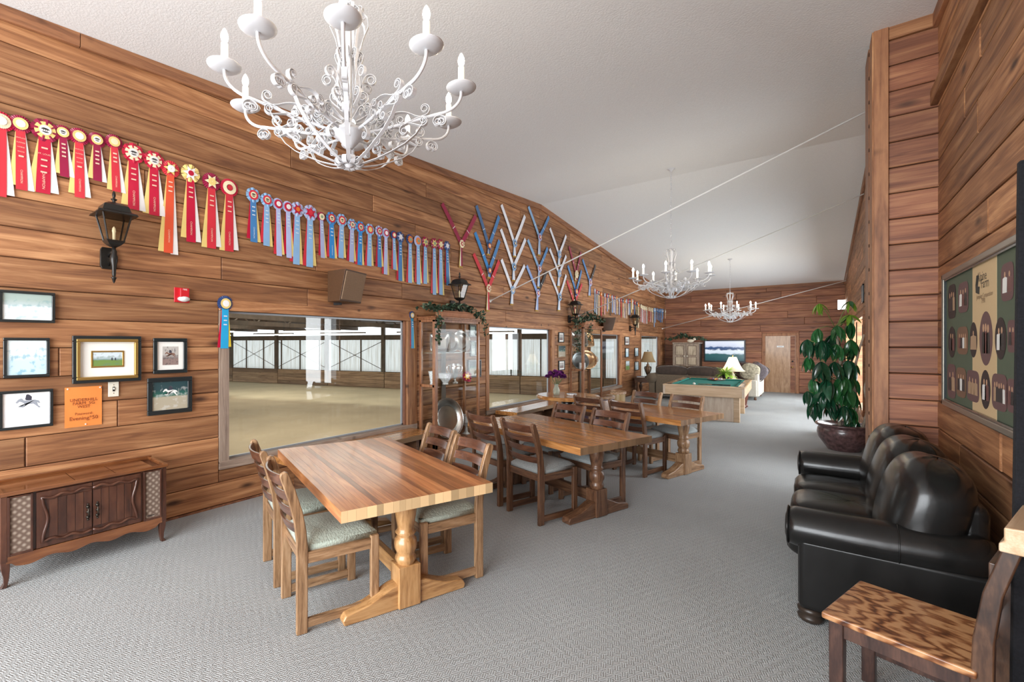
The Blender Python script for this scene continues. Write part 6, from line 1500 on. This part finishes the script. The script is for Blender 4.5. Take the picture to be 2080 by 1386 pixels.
# front faces world -X: local -y -> -X
MB().box(-.80, .80, .30, .44, .10, .82).build('backrest', CRF, t, bevel=.05)
MB().box(-.80, .80, -.42, .32, .10, .40).build('base', CRF, t, bevel=.03)
for sx in (-1, 1):
    MB().box(sx * .74 - .10, sx * .74 + .10, -.44, .40, .10, .62).build('arm', CRF, t, bevel=.05)
    for yy in (-.36, .34):
        o = MB().lathe([(.03, 0), (.04, .03), (.03, .06), (.04, .11)], 10).build('foot', OAKD, t, smooth=True); o.location = (sx * .70, yy, 0)
for i in range(2): puff((i - .5) * .66, -.04, .45, .33, .36, .09, e=4, seed=40 + i).build('seat_cushion', CRF, t, smooth=True)
FLO = mat('floral_fabric', (.40, .36, .26), .8, noise=.5, scale=18); DKF = mat('dark_floral', (.07, .03, .03), .7, noise=.6, scale=16)
for dx, dy, z, tl, m, lab in ((-.06, -.62, .86, 14, FLO, 'greenish floral pillow leaning on the cream love seat'), (.12, -.50, .86, 34, mat('grey_stripe', (.12, .10, .11), .8, noise=.3, scale=20), 'dark grey edged pillow sticking up at the right end of the love seat'), (-.22, -.40, .86, 5, DKF, 'dark red floral pillow behind the white lamp')):
    p = thing('throw_pillow', lab, 'pillow', (-1.60 + dx, 17.2 + dy, z), 0, 'pillows on the love seat'); p.rotation_euler = (0, R(tl), 0)
    puff(0, 0, 0, .25, .09, .25, e=2.7, seed=int(dx * 100) + 60, wr=.02).build('cushion', m, p, smooth=True)
    MB().tube([(.25 * .97 * math.copysign(abs(math.cos(q)) ** .4, math.cos(q)), 0, .25 * .97 * math.copysign(abs(math.sin(q)) ** .4, math.sin(q))) for q in [2 * PI * k / 28 for k in range(28)]], .012, 6, closed=True).build('piping', BRNV, p, smooth=True)
t = thing('sofa_table', 'dark console table with carved feet behind the pool table, under the white lamp', 'table', (-1.98, 14.55, 0), 0)
MB().box(-.50, .50, -.22, .22, .70, .74).build('tabletop', OAKD, t, bevel=.008)
MB().box(-.46, .46, -.18, .18, .62, .70).build('apron', OAKD, t, bevel=.004)
CLAW = mat('carved_mahogany', (.13, .035, .018), .3, coat=.4)
for sx in (-1, 1):
    for sy in (-1, 1):
        o = MB().lathe([(.03, 0), (.045, .02), (.03, .05), (.02, .10), (.03, .18), (.055, .30), (.06, .40), (.04, .52), (.05, .62)], 12).build('leg', CLAW, t, smooth=True); o.location = (sx * .42, sy * .15, 0)
def vase_base(t):
    MB().lathe([(.075, 0), (.08, .015), (.05, .03), (.03, .05), (.05, .09), (.045, .13), (.02, .17), (.015, .22)], 16).build('base', mat('cream_ceramic', (.72, .64, .52), .35), t, smooth=True)
lamp('white bell shaded lamp glowing behind the pool table', (-1.86, 14.62, .74), .30, .09, .38, .22, shade('white_shade', (.88, .80, .68)), vase_base, 9)
t = thing('potted_fern', 'bushy light green fern in a dark pot before the white lamp', 'plant', (-2.00, 14.45, .74), 0)
MB().lathe([(.06, 0), (.09, .08), (.10, .12), (.09, .12), (0, .11)], 16).build('pot', BLACK, t, smooth=True)
FERN = mat('fern_leaf', (.32, .50, .08), .5, noise=.5, scale=8); rnd = random.Random(9)
fm_ = MB()
for i in range(130):
    a = rnd.uniform(0, 6.28); el = rnd.uniform(.1, 1.45); ln = rnd.uniform(.16, .30); d = Vector((math.cos(a), math.sin(a), 0)); w = Vector((-d.y, d.x, 0)); base = Vector((0, 0, .12)) + d * .03
    pts = [base + d * (ln * u * math.cos(el * (1 - .5 * u))) + Vector((0, 0, ln * (math.sin(el) * u - .55 * u * u * math.cos(el)))) for u in (0, .35, .7, 1)]
    ws = (.008, .028, .022, .002)
    fm_.add([q for p, w_ in zip(pts, ws) for q in (p - w * w_, p + w * w_)], [(2 * k, 2 * k + 1, 2 * k + 3, 2 * k + 2) for k in range(3)])
o = fm_.build('fronds', FERN, t, fix=False); o['kind'] = 'stuff'

# ------------------------------------------------------------------ big umbrella plant in its glazed pot
PX, PY = .28, 9.72
t = thing('umbrella_plant', 'tall umbrella plant with large glossy leaves in a brown glazed pot beside the corner post', 'plant', (PX, PY, 0), 0)
GLZ = mat('brown_glaze', (.10, .055, .055), .3, coat=.5, noise=.6, scale=22, bump=.25)
MB().lathe([(.0, 0), (.20, .0), (.21, .02), (.25, .08), (.315, .18), (.34, .27), (.33, .34), (.315, .37), (.345, .385), (.365, .40), (.36, .42), (.33, .42), (.315, .40), (.0, .37)], 36).build('pot', GLZ, t, smooth=True)
MB().lathe([(0, .385), (.315, .383)], 24, cap=False).build('soil', mat('soil', (.035, .025, .018), .95, noise=.4, scale=40), t)
BARK = mat('bark', (.42, .34, .26), .7, noise=.25, scale=20)
LF = [mat('leaf_dark', (.010, .060, .028), .18, coat=.35, noise=.35, scale=5, var=.35), mat('leaf_mid', (.022, .12, .035), .2, coat=.3, noise=.3, scale=5, var=.3), mat('leaf_new', (.17, .34, .035), .3, noise=.2, scale=5, var=.15)]
lm = []
for kind in range(3):
    mb = MB(); n = 7; L_ = (1.0, .9, .72)[kind]
    for k in range(n + 1):
        u = k / n; w = .15 * math.sin(PI * min(1, u * .98 + .02)) ** .8 * (1.25 - .4 * u) * L_
        y = u * L_; z = -.32 * u * u * L_
        mb.v += [(-w, y, z + .05 * w * 0 - .0 + w * .35), (0, y, z), (w, y, z + w * .35)]
    for k in range(n):
        for i in range(2): mb.f.append((k * 3 + i, k * 3 + i + 1, k * 3 + 4 + i, k * 3 + 3 + i))
    lm.append(mb.mesh('leaf', True, fix=False))
LM = {}
def leaf_mesh(kind, m):
    k = (kind, m.name)
    if k not in LM: me = lm[kind].copy(); me.materials.append(m); LM[k] = me
    return LM[k]
rnd = random.Random(21)
tips = []
trunks = [[(-.05, 0, .38), (-.06, -.02, .7), (-.02, -.02, 1.1), (-.05, -.03, 1.5), (-.10, -.02, 1.95)], [(.10, .03, .38), (.16, .02, .75), (.10, .04, 1.15), (.18, .02, 1.6), (.24, .0, 1.85)], [(.22, -.04, .38), (.28, -.05, .7), (.24, -.02, 1.0), (.30, -.02, 1.35)]]
for tr, r in zip(trunks, (.028, .022, .018)): MB().tube(tr, [r * (1 - .5 * k / len(tr)) for k in range(len(tr))], 8).build('trunk', BARK, t, smooth=True)
# whorls: position of the hub seen in the picture -> height and sideways offset at the plant's depth
cen = Vector((PX, PY, 0)); zc = dep((PX, PY))
def hub(px, py, dd=0.0):
    d = ray(px, py); k = (zc + dd) / 1.0; return d * k + Vector((0, 0, EYE)) - cen
WH = [(1664, 617, 0, 2, .9), (1728, 612, 0, 2, .9), (1700, 662, 0, 1, 1.0), (1725, 640, .1, 2, 1.05), (1745, 655, .0, 1, 1.0), (1662, 668, -.05, 1, 1.05), (1640, 690, 0, 0, 1.05), (1670, 692, -.15, 0, 1.1), (1700, 700, -.2, 1, 1.05), (1735, 690, -.1, 1, 1.1), (1752, 700, 0, 0, 1.0),
      (1642, 725, .1, 1, 1.0), (1668, 735, -.2, 0, 1.15), (1695, 735, -.25, 0, 1.1), (1722, 732, -.2, 0, 1.15), (1748, 735, -.1, 1, 1.1), (1650, 770, -.05, 1, 1.05), (1680, 770, -.2, 0, 1.2), (1712, 765, -.25, 1, 1.1), (1745, 765, -.1, 1, 1.2), (1660, 775, .15, 0, 1.0), (1640, 795, -.1, 0, .85),
      (1672, 795, -.2, 0, 1.15), (1700, 785, -.15, 1, 1.1), (1725, 790, -.2, 1, 1.15), (1752, 800, -.1, 1, 1.1), (1655, 815, -.15, 0, 1.05), (1690, 815, -.05, 0, 1.0), (1715, 825, -.2, 0, .9), (1740, 830, -.15, 1, 1.05), (1750, 850, -.1, 0, .9), (1735, 760, .2, 0, 1.1), (1690, 680, .2, 0, 1.0)]
stems = MB()
for i, (px, py, dd, kind, sc) in enumerate(WH):
    h = hub(px, py, dd)
    if h.x + PX > XF - .24: h.x = XF - .24 - PX
    tr = min(trunks, key=lambda q: min((Vector(a) - h).length for a in q)); a = min((Vector(a) for a in tr), key=lambda q: (q - h - Vector((0, 0, -.12))).length)
    stems.tube([a, a.lerp(h, .5) + Vector((0, 0, .04)), h], .006, 5)
    n = 9 if kind != 2 else 7; base = rnd.uniform(0, 6)
    for k in range(n):
        me = leaf_mesh(kind, LF[kind if rnd.random() < .8 else min(1, kind)])
        o = bpy.data.objects.new('leaf', me); COL.objects.link(o); o.parent = t
        az = base + 2 * PI * k / n; s = sc * rnd.uniform(.24, .32)
        o.location = h; o.rotation_euler = (R(rnd.uniform(-82, -45) if kind != 2 else rnd.uniform(-70, -25)), R(rnd.uniform(-18, 18)), az); o.scale = (s, s, s)
stems.build('petiole', mat('petiole', (.18, .24, .07), .5), t, smooth=True)['kind'] = 'stuff'
# low crate behind the plant, lit wall box, small things on the far right wall
t = thing('storage_box', 'pale wooden box on the floor behind the plant pot', 'box', (.34, 11.3, 0), 0)
MB().box(-.2, .2, -.15, .15, 0, .55).build('body', PLAMZ, t, bevel=.005); MB().box(-.21, .21, -.16, .16, .55, .58).build('lid', PLAM, t, bevel=.004)
p = at_y(1716, 637, YF - .03)
t = thing('wall_light', 'square white glowing light box high on the far wall near the right corner', 'lamp', (.52, YF - .006, 2.98), 0)
MB().box(-.11, .11, -.10, 0, -.16, .16).build('housing', WHITE, t, bevel=.01)
MB().box(-.10, .10, -.115, -.10, -.15, .15).build('diffuser', mat('box_glow', (1, 1, 1), .5, emit=(1, .97, .9), estr=9.0), t)
for y, z, hh, lab in ((11.35, 2.62, .34, 'narrow pale framed picture high on the far right wall'), (11.2, 1.85, .40, 'dark framed picture on the far right wall behind the plant')):
    t = thing('framed_picture', lab, 'picture', (XF - .004, y, z), -PI / 2, 'pictures on the far right wall')
    w = .16
    f = MB()
    for q in ((-w, w, hh / 2 - .02, hh / 2), (-w, w, -hh / 2, -hh / 2 + .02), (-w, -w + .02, -hh / 2, hh / 2), (w - .02, w, -hh / 2, hh / 2)): f.box(q[0], q[1], -.02, 0, q[2], q[3])
    f.build('frame', FBLK, t); MB().box(-w + .02, w - .02, -.012, -.002, -hh / 2 + .02, hh / 2 - .02).build('print', P3 if z > 2 else P2, t)

# ------------------------------------------------------------------ framed collage on the near right wall, black panel
a, b_ = at_x(1919, 563, XR - .02), at_x(1919, 822, XR - .02)
y1 = a.y; y0 = y1 - 2.3; z1, z0 = a.z + .015, b_.z + .0
t = thing('framed_collage', 'large framed green and cream poster of oval people photos on the right wall', 'poster', (XR - .006, (y0 + y1) / 2, (z0 + z1) / 2), -PI / 2)
hw, hh = (y1 - y0) / 2, (z1 - z0) / 2
PFR = mat('pewter_frame', (.20, .185, .155), .3, .6); PGR = mat('poster_green', (.085, .115, .075), .7); PCR = mat('poster_cream', (.62, .46, .26), .7)
f = MB()
for q in ((-hw, hw, hh - .045, hh), (-hw, hw, -hh, -hh + .045), (-hw, -hw + .045, -hh, hh), (hw - .045, hw, -hh, hh)): f.box(q[0], q[1], -.035, 0, q[2], q[3])
f = f.build('frame', PFR, t, bevel=.01)
g = MB(); e = .045
for q in ((-hw + e, hw - e, hh - e - .012, hh - e), (-hw + e, hw - e, -hh + e, -hh + e + .012), (-hw + e, -hw + e + .012, -hh + e, hh - e), (hw - e - .012, hw - e, -hh + e, hh - e)): g.box(q[0], q[1], -.026, -.004, q[2], q[3])
g.build('inner_moulding', FBLK, f)
pos = MB().box(-hw + e, hw - e, -.012, -.004, -hh + e, hh - e).build('poster_sheet', PGR, t)
def po(px, py):
    """a point of the poster -> its own x, z"""
    q = at_x(px, py, XR - .02); return (y0 + y1) / 2 - q.y, q.z - (z0 + z1) / 2
xa, xb = po(1975, 640)[0], po(2024, 640)[0]; xc, xw = (xa + xb) / 2, (xb - xa) / 2
MB().box(xc - xw, xc + xw, -.0132, -.0121, -hh + e, hh - e).build('cream_band', PCR, pos)
INKP = mat('poster_ink', (.03, .025, .02), .6); INKB = mat('poster_ink_brown', (.22, .13, .07), .6)
for wd, sz, m_, px, py in (('Alpine', .085, INKP, 1994, 562), ('Farm', .085, INKP, 2000.5, 575), ('Jumping Competition', .042, INKB, 1999, 600), ('1990', .045, INKB, 1997, 611)):
    q = po(px, py); text(wd, sz, m_, pos, (q[0], -.0138, q[1]))
q = po(1985.5, 580)
MB().tube([(q[0] + x * 1.2, -.0138, q[1] + z * 1.2) for x, z in ((.02, .05), (.0, .0), (.005, -.04), (.03, -.045), (.035, -.01))], .009, 4).build('emblem', INKP, pos)
SKIN, SUITS = mat('print_skin', (.55, .33, .2), .5), [mat('print_suit', (.02, .018, .022), .5), mat('print_maroon', (.13, .045, .045), .5), mat('print_tan', (.42, .28, .17), .5), mat('print_white', (.68, .6, .5), .5)]
PBG = [mat('photo_dark', (.035, .022, .022), .7), mat('photo_plum', (.14, .075, .075), .7), mat('photo_brown', (.19, .105, .065), .7)]
def oval(x, z, rx, rz_, sq, m, n):
    """a printed photo with n small printed people"""
    k = 28; pts = []
    for i in range(k):
        q = 2 * PI * i / k; ex = .45 if sq else 1.0
        pts.append((x + rx * math.copysign(abs(math.cos(q)) ** ex, math.cos(q)), z + rz_ * math.copysign(abs(math.sin(q)) ** ex, math.sin(q))))
    o = MB().add([(p, -.0136, q) for p, q in pts], [tuple(range(k))]).build('printed_photo', m, pos, fix=False)
    r_ = random.Random(int(x * 1000 + z * 77))
    mbs = {}
    for i in range(n):
        cx = x + rx * 1.1 * ((i + .5) / n - .5) * (1.3 if sq else .95); hgt = rz_ * r_.uniform(.8, 1.0); w = rx * .8 / n; zt = z + hgt * .42
        key = r_.randrange(4); mb = mbs.setdefault(key, MB())
        mb.add([(cx - w, -.0139, z - rz_ * .55), (cx + w, -.0139, z - rz_ * .55), (cx + w * .9, -.0139, zt - hgt * .2), (cx, -.0139, zt - hgt * .1), (cx - w * .9, -.0139, zt - hgt * .2)], [(0, 1, 2, 3, 4)])
        hd = mbs.setdefault(9, MB()); hr = min(w * .55, rz_ * .13)
        hd.add([(cx + hr * math.cos(a), -.0141, zt + hr * 1.25 * math.sin(a)) for a in [2 * PI * j / 8 for j in range(8)]], [tuple(range(8))])
    for key, mb in mbs.items(): mb.build('printed_people', SKIN if key == 9 else SUITS[key], pos, fix=False)
for vx, vy, vw, vh, sq, m, n in ((185, 460, 27, 120, 1, 0, 3), (265, 430, 36, 108, 1, 1, 3), (575, 320, 45, 135, 1, 1, 2), (185, 745, 26, 110, 0, 0, 2), (260, 735, 38, 98, 1, 2, 4), (337, 730, 27, 125, 0, 0, 1), (425, 720, 47, 192, 0, 1, 3), (527, 720, 40, 150, 0, 0, 2), (605, 705, 30, 115, 1, 1, 2),
        (183, 1020, 30, 120, 1, 1, 2), (250, 1030, 35, 105, 1, 2, 3), (333, 1055, 45, 110, 1, 1, 3), (422, 1080, 35, 138, 0, 0, 2), (520, 1100, 55, 130, 1, 1, 5), (610, 1125, 40, 120, 1, 1, 3)):
    k = .2886; P = lambda a, b_: po(1880 + a * k, 480 + b_ * k)
    x0_, x1_ = P(vx - vw, vy)[0], P(vx + vw, vy)[0]; zt, zb = P(vx, vy - vh)[1], P(vx, vy + vh)[1]
    oval((x0_ + x1_) / 2, (zt + zb) / 2, (x1_ - x0_) / 2, (zt - zb) / 2, sq, PBG[m], n)
BKF = mat('black_cloth', (.006, .0065, .009), .95, noise=.3, scale=90, bump=.4)
pa, pb = at_y(2051, 1002, 2.95), at_y(2068, 370, 2.95)
t = thing('black_panel', 'tall black cloth display panel at the right edge of the picture', 'panel', (.5, 2.95, 0), 0)
xx = pa.x
MB().add([(xx - .5, -.02, .03), (XR - .03 - .5, -.02, .03), (XR - .03 - .5, -.02, 2.45), (pb.x - .5, -.02, 2.45), (xx - .5, .02, .03), (XR - .03 - .5, .02, .03), (XR - .03 - .5, .02, 2.45), (pb.x - .5, .02, 2.45)], [(0, 1, 2, 3), (7, 6, 5, 4), (0, 4, 5, 1), (1, 5, 6, 2), (2, 6, 7, 3), (3, 7, 4, 0)]).build('cloth', BKF, t, bevel=.006)
MB().box(xx - .45, XR - .06 - .5, -.05, .05, 0, .03).build('foot', BLACK, t)
